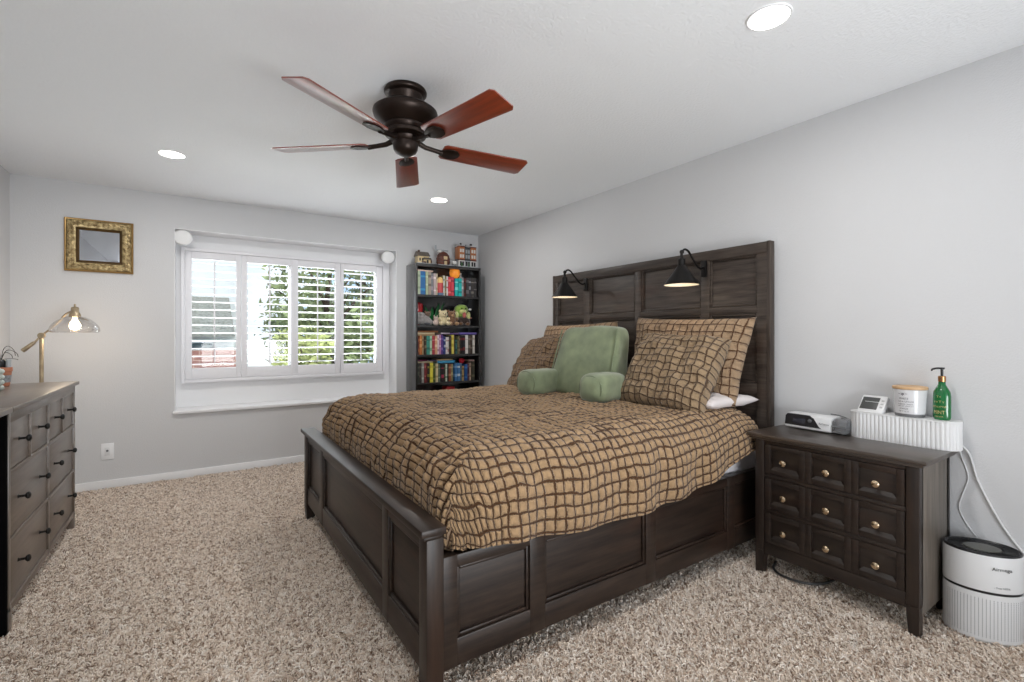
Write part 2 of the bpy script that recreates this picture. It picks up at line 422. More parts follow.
# ================================================================== CEILING FAN
t = thing('ceiling_fan', 'dark bronze ceiling fan with five reddish wood blades above the bed', 'ceiling fan', (.86, 2.222, ZC))
b = BM(); lathe(b, [(.066, -.085), (.068, -.062), (.078, -.05), (.084, -.032), (.097, -.026), (.102, -.02), (.103, -.012), (.098, -.002), (.09, 0)], seg=40); obj('canopy', b, BRONZE, t)
b = BM(); lathe(b, [(.068, -.1), (.066, -.06)], seg=32); obj('neck', b, BRONZE, t)
b = BM(); lathe(b, [(.08, -.232), (.098, -.226), (.1, -.212), (.095, -.208), (.104, -.198), (.106, -.186), (.1, -.182), (.112, -.172), (.138, -.15), (.152, -.132), (.156, -.118), (.154, -.11), (.146, -.104), (.13, -.092), (.1, -.082), (.07, -.078)], seg=48); obj('motor_housing', b, BRONZE, t)
b = BM(); lathe(b, [(.012, -.322), (.03, -.318), (.05, -.306), (.058, -.292), (.06, -.278), (.062, -.262), (.07, -.255), (.075, -.24), (.07, -.23)], seg=36); obj('switch_cap', b, BRONZE, t)
BLW = wood('blade_cherry', c_dark='#64210f', c_light='#8a3417', c_warm='#983e1e', rough=.3, axis='x', coat=1.0)
for k in range(5):
    ang = R(-76.4 + 72*k)
    pitch = R(-12.5)
    M = Matrix.Rotation(pitch, 4, 'X')
    arm_b = BM()   # blade iron: arm that drops from the housing and splays into a leaf plate
    tube(arm_b, [(.06, 0, -.245), (.1, 0, -.262), (.15, 0, -.268), (.19, 0, -.272)], [.014, .012, .011, .012], 10)
    pl = [(.17, -.012), (.19, -.03), (.225, -.042), (.262, -.036), (.28, -.012), (.28, .012), (.262, .036), (.225, .042), (.19, .03), (.17, .012)]
    prism(arm_b, pl, -.0075, -.0015, M=Matrix.Translation((0, 0, -.268)) @ M, bev=.002)
    iron = obj('blade_iron', arm_b, BRONZE, t, rot=(0, 0, ang))
    bb = BM(); h0, h1 = .058, .07
    poly = [(.185, -h0+.014), (.2, -h0)] + [(.648, -h1), (.664, -h1+.016)] + [(.664, h1-.016), (.648, h1)] + [(.2, h0), (.185, h0-.014)]
    prism(bb, poly, 0, .006, M=Matrix.Translation((0, 0, -.268)) @ M, bev=.0015)
    obj('fan_blade', bb, BLW, t, rot=(0, 0, ang))

# ================================================================== BED
BX_F, BX_H = .62, 2.797
bed = thing('bed', 'large dark stained panelled wooden bed frame with tall headboard', 'bed', (1.7, 2.44, 0))
def bb(bm, x0, x1, y0, y1, z0, z1, bev=.004): box(bm, x0-1.7, x1-1.7, y0-2.44, y1-2.44, z0, z1, bev)
# headboard
hx = 2.752
b = BM()
bb(b, hx, BX_H-.01, 1.47, 1.53, .1, 1.725); bb(b, hx, BX_H-.01, 3.365, 3.42, .1, 1.725)      # stiles
bb(b, hx-.002, BX_H-.006, 1.471, 3.419, 1.722, 1.788, .004)                                   # top rail
for y0, y1 in ((1.842, 1.903), (2.405, 2.463), (2.954, 3.03)): bb(b, hx+.0015, BX_H-.012, y0, y1, .2, 1.73)

for z0, z1 in ((1.375, 1.42), (.9, .96), (.35, .42)): bb(b, hx+.003, BX_H-.013, 1.5, 3.38, z0, z1)
hb = obj('headboard', b, headwood('y'), bed)
b = BM(); bb(b, hx+.022, BX_H-.014, 1.5, 3.4, .3, 1.75, .001); obj('back_panel', b, headwood('y'), hb)
b = BM()
ys = [(1.53, 1.842), (1.903, 2.405), (2.463, 2.954), (3.03, 3.37)]
for y0, y1 in ys:        # bead mouldings round each field
    for z0, z1 in ((1.42, 1.725), (.96, 1.375)):
        for (a0, a1, c0, c1) in ((y0+.014, y1-.014, z0, z0+.014), (y0+.014, y1-.014, z1-.014, z1), (y0, y0+.014, z0, z1), (y1-.014, y1, z0, z1)): bb(b, hx+.008, hx+.024, a0, a1, c0, c1, .005)
obj('panel_moulding', b, headwood('y'), hb)
for y0, y1 in ((1.45, 1.471), (3.419, 3.44)):
    b = BM(); bb(b, hx-.004, BX_H, y0, y1, 0, 1.79, .003); obj('headboard_post', b, headwood('z'), bed)
# footboard
fx0, fx1 = .63, .675
b = BM(); bb(b, fx0+.0015, fx1-.0015, 1.47, 3.42, .121, .23); bb(b, fx0+.0015, fx1-.0015, 1.47, 3.42, .535, .589)
for y0, y1 in ((1.44, 1.5), (1.815, 1.885), (2.945, 3.035), (3.39, 3.44)): bb(b, fx0, fx1, y0, y1, .12, .59)
fb = obj('footboard', b, bedwood('y'), bed)
b = BM(); bb(b, fx0+.018, fx1-.002, 1.47, 3.42, .2, .56, .001); obj('back_panel', b, bedwood('y'), fb)
b = BM()
for y0, y1 in ((1.5, 1.815), (1.885, 2.945), (3.035, 3.39)):
    for (a0, a1, c0, c1) in ((y0+.013, y1-.013, .23, .245), (y0+.013, y1-.013, .522, .535), (y0, y0+.013, .23, .535), (y1-.013, y1, .23, .535)): bb(b, fx0+.006, fx0+.02, a0, a1, c0, c1, .005)
obj('panel_moulding', b, bedwood('y'), fb)
b = BM(); bb(b, .6, .69, 1.415, 3.465, .592, .618, .005); bb(b, .612, .682, 1.425, 3.455, .578, .594, .005); obj('top_cap', b, bedwood('y'), fb)
for y0, y1 in ((1.425, 1.49), (3.39, 3.455)):
    b = BM()
    bb(b, .622, .684, y0, y1, .1, .58); zz = ring(b, [(x-1.7, y-2.44, .1) for x, y in ((.622, y0), (.684, y0), (.684, y1), (.622, y1))])
    cy = (y0+y1)/2; z2 = ring(b, [(x-1.7, y-2.44, 0) for x, y in ((.63, cy-.024), (.676, cy-.024), (.676, cy+.024), (.63, cy+.024))])
    bridge(b, z2, zz); cap(b, z2, 0, True); obj('leg', b, bedwood('z'), bed)
# side rails with recessed panels
for side, yo in ((-1, 1.445), (1, 3.435)):
    y_in = yo - side*.04; b = BM(); lo, hi = min(yo, y_in), max(yo, y_in)
    bb(b, .685, hx-.001, lo+.0015, hi-.0015, .121, .215); bb(b, .685, hx-.001, lo+.0015, hi-.0015, .455, .499)
    for x0, x1 in ((.684, .745), (1.047, 1.12), (1.69, 1.755), (2.32, 2.39), (2.66, hx)): bb(b, x0, x1, lo, hi, .12, .5)
    rl = obj('side_rail', b, bedwood('x'), bed)
    b = BM(); bb(b, .7, hx, min(yo-side*.02, y_in), max(yo-side*.02, y_in), .15, .49, .001); obj('back_panel', b, bedwood('x'), rl)
    b = BM()
    for x0, x1 in ((.745, 1.047), (1.12, 1.69), (1.755, 2.32), (2.39, 2.66)):
        for (a0, a1, c0, c1) in ((x0+.012, x1-.012, .215, .228), (x0+.012, x1-.012, .443, .455), (x0, x0+.012, .215, .455), (x1-.012, x1, .215, .455)):
            bb(b, a0, a1, min(yo-side*.008, yo-side*.022), max(yo-side*.008, yo-side*.022), c0, c1, .004)
    obj('panel_moulding', b, bedwood('x'), rl)
b = BM(); bb(b, .7, hx, 1.49, 3.39, .36, .4, .002); obj('platform', b, mat('ply', '#6a5540', .7), bed)

# mattress under the cover, with a white fitted sheet
b = BM(); box(b, .81, hx-.01, 1.5, 3.38, .4, .76, .07, seg=4)
tag(obj('mattress', b, mat('white_sheet', '#e3dfe0', .85, bump=.3, bscale=25)), 'white sheeted mattress showing at the head end edge of the cover', 'mattress')

# ------------------------------------------------------------------ windowpane-grid fabric
def grid_fabric(name, base, line, cell, lw, dist=.006):
    m = bpy.data.materials.new(name); m.use_nodes = True; nt = m.node_tree; p = nt.nodes['Principled BSDF']
    p.inputs['Roughness'].default_value = .85; p.inputs['Sheen Weight'].default_value = .15; p.inputs['Specular IOR Level'].default_value = .2
    uv = nd(nt, 'ShaderNodeUVMap'); no = nd(nt, 'ShaderNodeTexNoise'); no.inputs['Scale'].default_value = 9; no.inputs['Detail'].default_value = 2
    nt.links.new(uv.outputs[0], no.inputs['Vector'])
    v1 = nd(nt, 'ShaderNodeVectorMath', operation='SUBTRACT'); v1.inputs[1].default_value = (.5, .5, .5); nt.links.new(no.outputs['Color'], v1.inputs[0])
    v2 = nd(nt, 'ShaderNodeVectorMath', operation='SCALE'); v2.inputs['Scale'].default_value = dist*6; nt.links.new(v1.outputs[0], v2.inputs[0])
    v3 = nd(nt, 'ShaderNodeVectorMath', operation='ADD'); nt.links.new(uv.outputs[0], v3.inputs[0]); nt.links.new(v2.outputs[0], v3.inputs[1])
    # fine fray of the cords
    n2 = nd(nt, 'ShaderNodeTexNoise'); n2.inputs['Scale'].default_value = 160; n2.inputs['Detail'].default_value = 1; nt.links.new(uv.outputs[0], n2.inputs['Vector'])
    w1 = nd(nt, 'ShaderNodeVectorMath', operation='SUBTRACT'); w1.inputs[1].default_value = (.5, .5, .5); nt.links.new(n2.outputs['Color'], w1.inputs[0])
    w2 = nd(nt, 'ShaderNodeVectorMath', operation='SCALE'); w2.inputs['Scale'].default_value = .006; nt.links.new(w1.outputs[0], w2.inputs[0])
    w3 = nd(nt, 'ShaderNodeVectorMath', operation='ADD'); nt.links.new(v3.outputs[0], w3.inputs[0]); nt.links.new(w2.outputs[0], w3.inputs[1])
    sp = nd(nt, 'ShaderNodeSeparateXYZ'); nt.links.new(w3.outputs[0], sp.inputs[0])
    ds = []
    for ax in ('X', 'Y'):
        d = nd(nt, 'ShaderNodeMath', operation='DIVIDE'); d.inputs[1].default_value = cell; nt.links.new(sp.outputs[ax], d.inputs[0])
        f = nd(nt, 'ShaderNodeMath', operation='FRACT'); nt.links.new(d.outputs[0], f.inputs[0])
        s = nd(nt, 'ShaderNodeMath', operation='SUBTRACT'); s.inputs[1].default_value = .5; nt.links.new(f.outputs[0], s.inputs[0])
        a = nd(nt, 'ShaderNodeMath', operation='ABSOLUTE'); nt.links.new(s.outputs[0], a.inputs[0]); ds.append(a)   # .5 at line
    mxx = nd(nt, 'ShaderNodeMath', operation='MAXIMUM'); nt.links.new(ds[0].outputs[0], mxx.inputs[0]); nt.links.new(ds[1].outputs[0], mxx.inputs[1])
    mr = nd(nt, 'ShaderNodeMapRange'); mr.interpolation_type = 'SMOOTHSTEP'; mr.inputs['From Min'].default_value = .5-lw*1.3; mr.inputs['From Max'].default_value = .5-lw*.55
    nt.links.new(mxx.outputs[0], mr.inputs['Value'])
    nb = nd(nt, 'ShaderNodeTexNoise'); nb.inputs['Scale'].default_value = 40; nt.links.new(uv.outputs[0], nb.inputs['Vector'])
    rb = nd(nt, 'ShaderNodeValToRGB'); c = lin(base); rb.color_ramp.elements[0].position = .3; rb.color_ramp.elements[0].color = tuple(x*.82 for x in c[:3])+(1,); rb.color_ramp.elements[1].position = .7; rb.color_ramp.elements[1].color = tuple(min(1, x*1.1) for x in c[:3])+(1,)
    nt.links.new(nb.outputs['Fac'], rb.inputs['Fac'])
    mx = nd(nt, 'ShaderNodeMixRGB'); mx.inputs['Color2'].default_value = lin(line); nt.links.new(mr.outputs[0], mx.inputs['Fac']); nt.links.new(rb.outputs['Color'], mx.inputs['Color1'])
    nt.links.new(mx.outputs[0], p.inputs['Base Color'])
    # puffed cells and raised cords
    mr2 = nd(nt, 'ShaderNodeMapRange'); mr2.inputs['From Min'].default_value = .25; mr2.inputs['From Max'].default_value = .5; mr2.inputs['To Min'].default_value = 1; mr2.inputs['To Max'].default_value = .2
    nt.links.new(mxx.outputs[0], mr2.inputs['Value'])
    ad = nd(nt, 'ShaderNodeMath', operation='ADD'); nt.links.new(mr.outputs[0], ad.inputs[0]); nt.links.new(mr2.outputs[0], ad.inputs[1])
    ad2 = nd(nt, 'ShaderNodeMath', operation='MULTIPLY_ADD'); ad2.inputs[1].default_value = .7; nt.links.new(nb.outputs['Fac'], ad2.inputs[0]); nt.links.new(ad.outputs[0], ad2.inputs[2])
    bp = nd(nt, 'ShaderNodeBump'); bp.inputs['Strength'].default_value = .9; bp.inputs['Distance'].default_value = .009
    nt.links.new(ad2.outputs[0], bp.inputs['Height']); nt.links.new(bp.outputs['Normal'], p.inputs['Normal'])
    return m
QUILT = grid_fabric('quilt_grid', '#a08362', '#4a3019', .0435, .1)
SHAM3 = grid_fabric('sham_grid_brown', '#8d7256', '#4a3423', .036, .09)
SHAM = grid_fabric('sham_grid', '#a0866a', '#573a24', .05, .07)
SHAM2 = grid_fabric('sham_grid_olive', '#957e62', '#4f3a27', .043, .085)

def grid_mesh(name, fn, nu, nv, mats, closed_thick=.012, parent=None):
    """fn(i/nu, j/nv) -> (Vector, (u, v)); sheet with thickness through a Solidify modifier"""
    bm = BM(); uvl = bm.loops.layers.uv.new('UVMap'); V = []; U = {}
    for j in range(nv+1):
        row = []
        for i in range(nu+1):
            p, uv = fn(i/nu, j/nv); v = bm.verts.new(p); U[v] = uv; row.append(v)
        V.append(row)
    for j in range(nv):
        for i in range(nu):
            f = bm.faces.new((V[j][i], V[j+1][i], V[j+1][i+1], V[j][i+1]))
            for l in f.loops: l[uvl].uv = U[l.vert]
    me = bpy.data.meshes.new(name); bm.to_mesh(me); bm.free()
    for m in mats: me.materials.append(m)
    for p in me.polygons: p.use_smooth = True
    o = bpy.data.objects.new(name, me); COL.objects.link(o)
    if parent: o.parent = parent
    if closed_thick:
        s = o.modifiers.new('thickness', 'SOLIDIFY'); s.thickness = closed_thick; s.offset = -1
        if len(mats) > 1: s.material_offset = 1; s.material_offset_rim = 0
    return o

# ------------------------------------------------------------------ comforter
def hem_z(x):      # lower edge of the near side, along the bed
    pts = [(.6, .555), (.75, .53), (1.0, .505), (1.3, .475), (1.6, .47), (1.9, .49), (2.1, .52), (2.3, .575), (2.45, .625), (2.7, .66)]
    for (a, za), (c, zb) in zip(pts, pts[1:]):
        if x <= c: return za+(zb-za)*max(0, (x-a))/(c-a)
    return pts[-1][1]
TOPZ = .835
P0, QN, QF = .905, 1.60, 3.26            # inner flat rectangle (foot end, near, far)
HEADX = 2.51
def nz3(x, y, z, s): return noise.noise(Vector((x*s, y*s, z*s)))
RC = .2
def prof(e, rc):
    """arc length e -> (horizontal, drop)"""
    q = rc*pi/2
    if e < q: a = e/rc; return rc*sin(a), rc*(1-cos(a))
    return rc + .10*(e-q)*0 , rc + (e-q)
def comf(u, v):
    # cloth coordinates
    p = HEADX + .08 - u*(HEADX + .08 - .30)                # head -> foot overhang
    q = 1.16 + v*(3.70-1.16)
    x, y = max(p, P0), min(max(q, QN), QF)
    ex, ey = max(0, P0-p), max(0, QN-q, q-QF)
    e = (ex**2.6 + ey**2.6)**(1/2.6)
    dx = dy = 0; z = TOPZ; hang = 0
    sgn = -1 if q < QN else 1
    if e > 1e-6:
        d = Vector((-ex, sgn*ey)).normalized()
        rc = RC
        hlim = hem_z(x)
        full = rc*pi/2 + (TOPZ-rc-hlim)
        if ey > 0 and ex < .01:      # near and far sides: stretch so the hem follows hem_z
            e = e/(QN-1.16 if sgn < 0 else 3.70-QF)*full
        elif ex > 0 and ey < .01:
            e = e/(P0-.30)*(rc*pi/2 + (TOPZ-rc-.51))
        else:
            wgt = ex/(ex+ey); sc_ = min((P0-.30)/ex, ((QN-1.16) if sgn < 0 else (3.70-QF))/ey); emax = e*sc_
            e = e*(full*(1-wgt)+(rc*pi/2+(TOPZ-rc-.5))*wgt)/emax
        h, dr = prof(e, rc)
        dx, dy = d.x*h, d.y*h; z = TOPZ-dr; hang = min(1, dr/.3)
        # hanging folds
        al = x if ey > ex else y
        fold = .012*hang*sin(al*21+2.2*nz3(al, 0, 3, 2.1)) + .010*hang*nz3(p, q, 5, 7)
        dx += d.x*fold; dy += d.y*fold
        if ex > 0:   # gathered ruffles above the footboard
            rf = .012*min(1, ex/.15)*sin(q*62+3*nz3(p, q, 1, 4)) + .012*min(1, ex/.2)*nz3(p, q, 9, 14)
            dx -= rf*abs(d.x)*.8; z += rf*.6
    puff = .016*nz3(p, q, 0, 2.0) + .008*nz3(p, q, 2, 5.5) + .006*nz3(p, q, 7, 14) + .003*nz3(p, q, 11, 34)
    # cell puckers
    puff += .009*(abs(sin(pi*p/.0435))**.5*abs(sin(pi*q/.0435))**.5)*(1-.5*hang)
    crown = .02*sin(pi*min(1, max(0, (y-QN)/(QF-QN))))
    headroll = max(0, (p-2.42)/.2)
    z += puff*(1-.6*hang) + crown*(1-hang) - .02*headroll*headroll
    nx_ = Vector((dx, dy)).normalized()*puff*hang if hang > 0 and (dx or dy) else Vector((0, 0))
    X = x+dx+nx_.x; Y = y+dy+nx_.y
    if X < .703: X = .703 - (.703-X)*.15
    return Vector((X, Y, z)), (p, q)
comforter = grid_mesh('comforter', comf, 330, 350, [QUILT, mat('comforter_lining', '#87705a', .9)], .014)
tag(comforter, 'tan comforter with a dark brown windowpane grid spread over the bed', 'comforter')

# ------------------------------------------------------------------ pillows
def pillow(name, label, cat, w, h, th, M, fabric, seed, group=None, flange=0, n=44, wr=.012, uvscale=1, taper=0):
    bm = BM(); uvl = bm.loops.layers.uv.new('UVMap'); U = {}
    def pt(a, c, s):
        # a, c in [-1,1]
        ax, cx_ = abs(a), abs(c)
        sh = 1-.06*(1-ax**2)*0
        pin = 1 - .07*(1-cx_**2)*ax**6; pin2 = 1 - .07*(1-ax**2)*cx_**6
        x = a*w/2*pin; y = c*h/2*pin2; x *= 1-taper*(.5-.5*c)
        k = max(0, (1-ax**3.2))*max(0, (1-cx_**3.2))
        zz = s*th/2*k**.42
        zz += s*k**.5*(wr*nz3(a*w+seed, c*h, s*3, 6) + wr*.6*nz3(a*w+seed, c*h, s*5, 13)) 
        zz += .35*wr*nz3(x+seed*3, y, 2, 9)
        return Vector((x, y, zz))
    rows = {}
    for s in (1, -1):
        for j in range(n+1):
            for i in range(n+1):
                edge = i in (0, n) or j in (0, n)
                if s == -1 and edge: rows[(s, i, j)] = rows[(1, i, j)]; continue
                a = -1+2*i/n; c = -1+2*j/n
                a = math.copysign(abs(a)**.85, a); c = math.copysign(abs(c)**.85, c)
                v = bm.verts.new(M @ pt(a, c, s)); rows[(s, i, j)] = v; U[v] = (a*w/2*uvscale+seed, c*h/2*uvscale)
        for j in range(n):
            for i in range(n):
                q = [rows[(s, i, j)], rows[(s, i+1, j)], rows[(s, i+1, j+1)], rows[(s, i, j+1)]]
                f = bm.faces.new(q if s == 1 else q[::-1])
                for l in f.loops: l[uvl].uv = U[l.vert]
    o = obj(name, bm, fabric, None, 180)
    tag(o, label, cat, group)
    return o
def frame(center, xdir, ydir):
    x = Vector(xdir).normalized(); y = Vector(ydir); y = (y - x*y.dot(x)).normalized(); z = x.cross(y)
    return Matrix(((x.x, y.x, z.x, center[0]), (x.y, y.y, z.y, center[1]), (x.z, y.z, z.z, center[2]), (0, 0, 0, 1)))
PG = 'grid patterned pillows at the headboard'
# local +z faces the foot of the bed (-X): x along -Y, y up
pillow('pillow_sham', 'tan grid pillow sham leaning on the headboard, upright behind the crumpled one nearest the nightstand', 'pillow', .86, .52, .2, frame((2.575, 1.9, 1.105), (0, -1, -.03), (.22, 0, 1)), SHAM, 1.3, PG, taper=.1, wr=.02)
pillow('pillow_sham', 'crumpled grid pillow lying slumped in front of the upright sham, right of the green backrest', 'pillow', .56, .5, .22, frame((2.32, 1.80, 1.03), (.1, -1, -.06), (.55, 0, .83)), SHAM2, 2.7, PG, wr=.03)
pillow('pillow_sham', 'tan grid pillow sham against the headboard, mostly hidden behind the green backrest', 'pillow', .86, .52, .2, frame((2.585, 2.95, 1.09), (0, -1, .02), (.22, 0, 1)), SHAM, 4.1, PG)
pillow('pillow_sham', 'brown grid pillow slumped at the far bed edge left of the green backrest', 'pillow', .72, .52, .22, frame((2.3, 3.03, 1.01), (-.12, -1, .1), (.52, 0, .85)), SHAM3, 5.9, PG, wr=.026)
PWH = mat('pillowcase_white', '#ddd5d3', .85, bump=.3, bscale=20)
pillow('bed_pillow', 'white pillow lying flat under the stacked grid shams beside the headboard', 'pillow', .8, .46, .1, frame((2.5, 1.9, .87), (0, -1, 0), (1, 0, .0)), PWH, 7.3, wr=.012)

# ------------------------------------------------------------------ green reading backrest
GRN = mat('green_velour', '#7a8465', .85, sheen=.4, var=.24, vscale=12, bump=.25, bscale=60)
GRD = mat('green_velour_piping', '#6c7658', .8, sheen=.4)
rb_ = thing('backrest_pillow', 'sage green velour backrest cushion with two arms sitting on the bed', 'cushion', (2.17, 2.37, .845), R(12))
def squash_box(w, d, h, n=18, e=4.5, noise_s=.008, seed=0):
    """superellipsoid block, base at z=0"""
    bm = BM(); bmesh.ops.create_cube(bm, size=2); bmesh.ops.subdivide_edges(bm, edges=bm.edges[:], cuts=n, use_grid_fill=True)
    for v in bm.verts:
        p = v.co; k = (abs(p.x)**e+abs(p.y)**e+abs(p.z)**e)**(1/e); q = p/k
        q = Vector((q.x*w/2, q.y*d/2, q.z*h/2)); nn = q.normalized()
        q += nn*noise_s*noise.noise(q*7+Vector((seed, 0, 0))); v.co = q+Vector((0, 0, h/2))
    return bm
# local: x across (world -Y), y depth toward head
b = squash_box(.24, .50, .46, 22, 6.5, .014)
for v in b.verts:                                   # leaning, slightly tapered to the top
    k = v.co.z/.47; v.co.x *= 1-.3*k; v.co.y *= 1.02-.1*k; v.co.x += .13*k
obj('cushion_back', b, GRN, rb_, 180)
for s in (-1, 1):
    b = squash_box(.34, .18, .175, 14, 3.6, .008, s)
    for v in b.verts: v.co.y += s*.255; v.co.x += -.165
    a = obj('cushion_arm', b, GRN, rb_, 180)
    b = BM(); yy = s*.255
    pts = [(-.308, yy+.078*cos(2*pi*k/24), .0875+.075*sin(2*pi*k/24)) for k in range(25)]; tube(b, pts, .004, 6, ends=False); obj('piping', b, GRD, a)
for s in (-1, 1):
    b = BM(); pts = []
    for k in range(9):
        z = .03+.41*k/8; kk = z/.47; pts.append((.13*kk-.118*(1-.3*kk), s*(.24*(1.02-.1*kk)), z))
    tube(b, pts, .004, 6); obj('piping', b, GRD, rb_)

# ------------------------------------------------------------------ swing-arm sconces on the headboard
WENAM = mat('cream_enamel', '#efe3cf', .5)
def sconce(y, label):
    x0 = hx-.006
    t = thing('wall_sconce', label, 'wall lamp', (x0, y, 1.68), 0, 'black cone sconces on the headboard')
    b = BM(); box(b, -.018, 0, -.02, .02, -.06, .045, .006); obj('wall_plate', b, BLACKM, t)
    b = BM(); pts = smooth_path([(-.016, 0, .0), (-.05, 0, -.008), (-.09, 0, .012), (-.14, 0, .06), (-.175, 0, .092), (-.21, 0, .098), (-.235, 0, .078)], 6); tube(b, pts, .0068, 10); ball(b, (-.235, 0, .08), .014); obj('arm', b, BLACKM, t)
    cx_, cz = -.238, -.125
    b = BM(); lathe(b, [(.017, .118), (.022, .122), (.022, .16), (.017, .164), (.01, .17), (.008, .2)], (cx_, 0, cz), 20); obj('socket', b, BLACKM, t)
    b = BM(); lathe(b, [(.104, 0), (.106, .003), (.058, .07), (.024, .12), (.012, .122)], (cx_, 0, cz), 40, ends=False); s = obj('lamp_shade', b, BLACKM, t)
    b = BM(); lathe(b, [(.1025, .0005), (.055, .068), (.02, .117), (.001, .118)], (cx_, 0, cz), 40, ends=False); obj('shade_lining', b, WENAM, s)
    b = BM(); lathe(b, [(.001, .012), (.02, .018), (.028, .035), (.024, .055), (.013, .075), (.013, .1)], (cx_, 0, cz), 20); obj('bulb', b, mat('frosted_bulb', '#fff4e2', .5, emit='#ffdfb0', estr=2.2), t)
    d = bpy.data.lights.new('sconce_glow', 'POINT'); d.energy = .4; d.color = (1, .9, .76); d.shadow_soft_size = .03
    o = bpy.data.objects.new('sconce_glow', d); COL.objects.link(o); o.location = (x0+cx_, y, 1.68+cz-.0)
sconce(1.868, 'black cone shaded sconce on the headboard above the crumpled pillow near the nightstand')
sconce(2.985, 'black cone shaded sconce on the headboard end nearer the bookcase')

# ================================================================== NIGHTSTAND
NX0, NX1, NY0, NY1, NZ = 2.43, 2.815, .685, 1.36, .742
ns = thing('nightstand', 'dark wood bedside chest with three panelled drawers and round metal knobs', 'nightstand', (NX0, (NY0+NY1)/2, 0))
yc = (NY0+NY1)/2; hwN = (NY1-NY0)/2; dep = NX1-NX0
def nb_(bm, x0, x1, y0, y1, z0, z1, bev=.003): box(bm, x0, x1, y0, y1, z0, z1, bev)
b = BM(); nb_(b, -.028, dep+.005, -hwN-.03, hwN+.03, NZ-.018, NZ, .005); nb_(b, -.016, dep, -hwN-.018, hwN+.018, NZ-.032, NZ-.017, .006); obj('top', b, wood('nightstand_top', c_dark='#2f2722', c_light='#50463e', c_warm='#4c3a2e', rough=.36, axis='y', coat=.3), ns)  # top colour lightened to carry the sheen on it
for s in (-1, 1):
    b = BM(); nb_(b, .03, dep-.02, s*hwN-.012*(s > 0), s*hwN+.012*(s < 0), .1, NZ-.03); nb_(b, .04, dep-.03, s*(hwN-.004), s*(hwN-.02), .12, NZ-.04)
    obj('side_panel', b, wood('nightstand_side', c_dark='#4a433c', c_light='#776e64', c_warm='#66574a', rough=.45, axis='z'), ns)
for s in (-1, 1):
    for x0 in (0, dep-.045):
        b = BM(); y0, y1 = (s*hwN, s*(hwN-.045)); lo, hi = min(y0, y1), max(y0, y1)
        nb_(b, x0, x0+.045, lo, hi, .14, NZ-.03); cy = (lo+hi)/2+s*.004
        r1 = ring(b, [(x, y, .14) for x, y in ((x0, lo), (x0+.045, lo), (x0+.045, hi), (x0, hi))]); r2 = ring(b, [(x, y, 0) for x, y in ((x0+.004, cy-.017), (x0+.04, cy-.017), (x0+.04, cy+.017), (x0+.004, cy+.017))])
        bridge(b, r2, r1); cap(b, r2, 0, True); obj('leg', b, nswood('z'), ns)
b = BM(); i0 = hwN-.046
for z0, z1 in ((.69, NZ-.03), (.518, .536), (.342, .36), (.125, .186)): nb_(b, .004, .03, -i0, i0, z0, z1, .002)
nb_(b, dep-.02, dep-.008, -i0, i0, .1, NZ-.03); nb_(b, .03, dep-.02, -i0, i0, .13, .145)
obj('carcass', b, nswood('y'), ns)
for z0, z1 in ((.538, .688), (.362, .516), (.188, .34)):
    b = BM(); g_w = i0-.003; wd = 2*g_w/3
    nb_(b, .016, .03, -g_w, g_w, z0, z1, .001)
    for k in range(3):
        a0 = -g_w+k*wd; a1 = a0+wd; rim = .03 if True else 0
        for (c0, c1, d0, d1) in ((a0, a0+.028, z0, z1), (a1-.028, a1, z0, z1), (a0+.028, a1-.028, z0, z0+.026), (a0+.028, a1-.028, z1-.026, z1)): nb_(b, .003, .018, c0, c1, d0, d1, .0015)
        for (c0, c1, d0, d1) in ((a0+.028, a1-.028, z0+.026, z0+.042),): 
            r1 = ring(b, [(.003, c0, d0), (.003, c1, d0), (.014, c1-.016, d1), (.014, c0+.016, d1)]); cap(b, r1)
    dr = obj('drawer', b, nswood('y'), ns)
    for k in range(3):
        yk = -g_w+(k+.5)*wd; zk = (z0+z1)/2-.004; b = BM()
        M = Matrix.Translation((.014, yk, zk)) @ Matrix.Rotation(R(-90), 4, 'Y')
        lathe(b, [(.007, 0), (.006, .012), (.012, .018), (.0155, .025), (.015, .031), (.009, .036), (.001, .037)], seg=20, M=M); obj('knob', b, CHROME, dr)

# --- things on the nightstand
# breathing machine: black and white body with a clear water tub
t = thing('breathing_machine', 'black and white breathing machine with a clear water tub on the nightstand', 'medical device', (2.69, 1.243, NZ), R(-3))
# local: x toward wall, y along the wall (world Y); front face at x=0
def side_prism(bm, poly, y0, y1, bev=0, mi=0):
    M = Matrix(((1, 0, 0, 0), (0, 0, 1, 0), (0, 1, 0, 0), (0, 0, 0, 1)))
    prism(bm, poly, y0, y1, mi, M, bev)
bodyp = [(0, .012), (.004, .006), (.11, .006), (.115, .012), (.115, .07), (.105, .08), (.03, .08), (.012, .07)]
b = BM(); side_prism(b, bodyp, -.13, .1, .004); obj('body', b, WHITEP, t)
b = BM()
poly = [(.099, .02), (.099, .066), (.09, .077), (-.02, .077), (-.045, .066), (-.06, .045), (-.075, .026), (-.085, .02)]   # (y, z) black fascia
M = Matrix(((0, 0, 1, 0), (1, 0, 0, 0), (0, 1, 0, 0), (0, 0, 0, 1)))
a = ring(b, [(-.003+max(0, z-.012)*.2, y, z) for y, z in poly]); c = ring(b, [(.02+max(0, z-.012)*.2, y, z) for y, z in poly]); bridge(b, a, c); cap(b, a, 0, True); cap(b, c)
fa = obj('fascia', b, BLACKP, t)
b = BM(); box(b, -.006, .0, -.005, .06, .03, .06, .002); obj('display_screen', b, mat('dim_screen', '#34353d', .15), t, rot=(0, R(11.5), 0))
b = BM(); M = Matrix.Translation((.004, -.03, .052)) @ Matrix.Rotation(R(-90), 4, 'Y'); lathe(b, [(.009, 0), (.009, .006), (.006, .008), (.001, .008)], seg=18, M=M); obj('dial', b, GREYP, t)
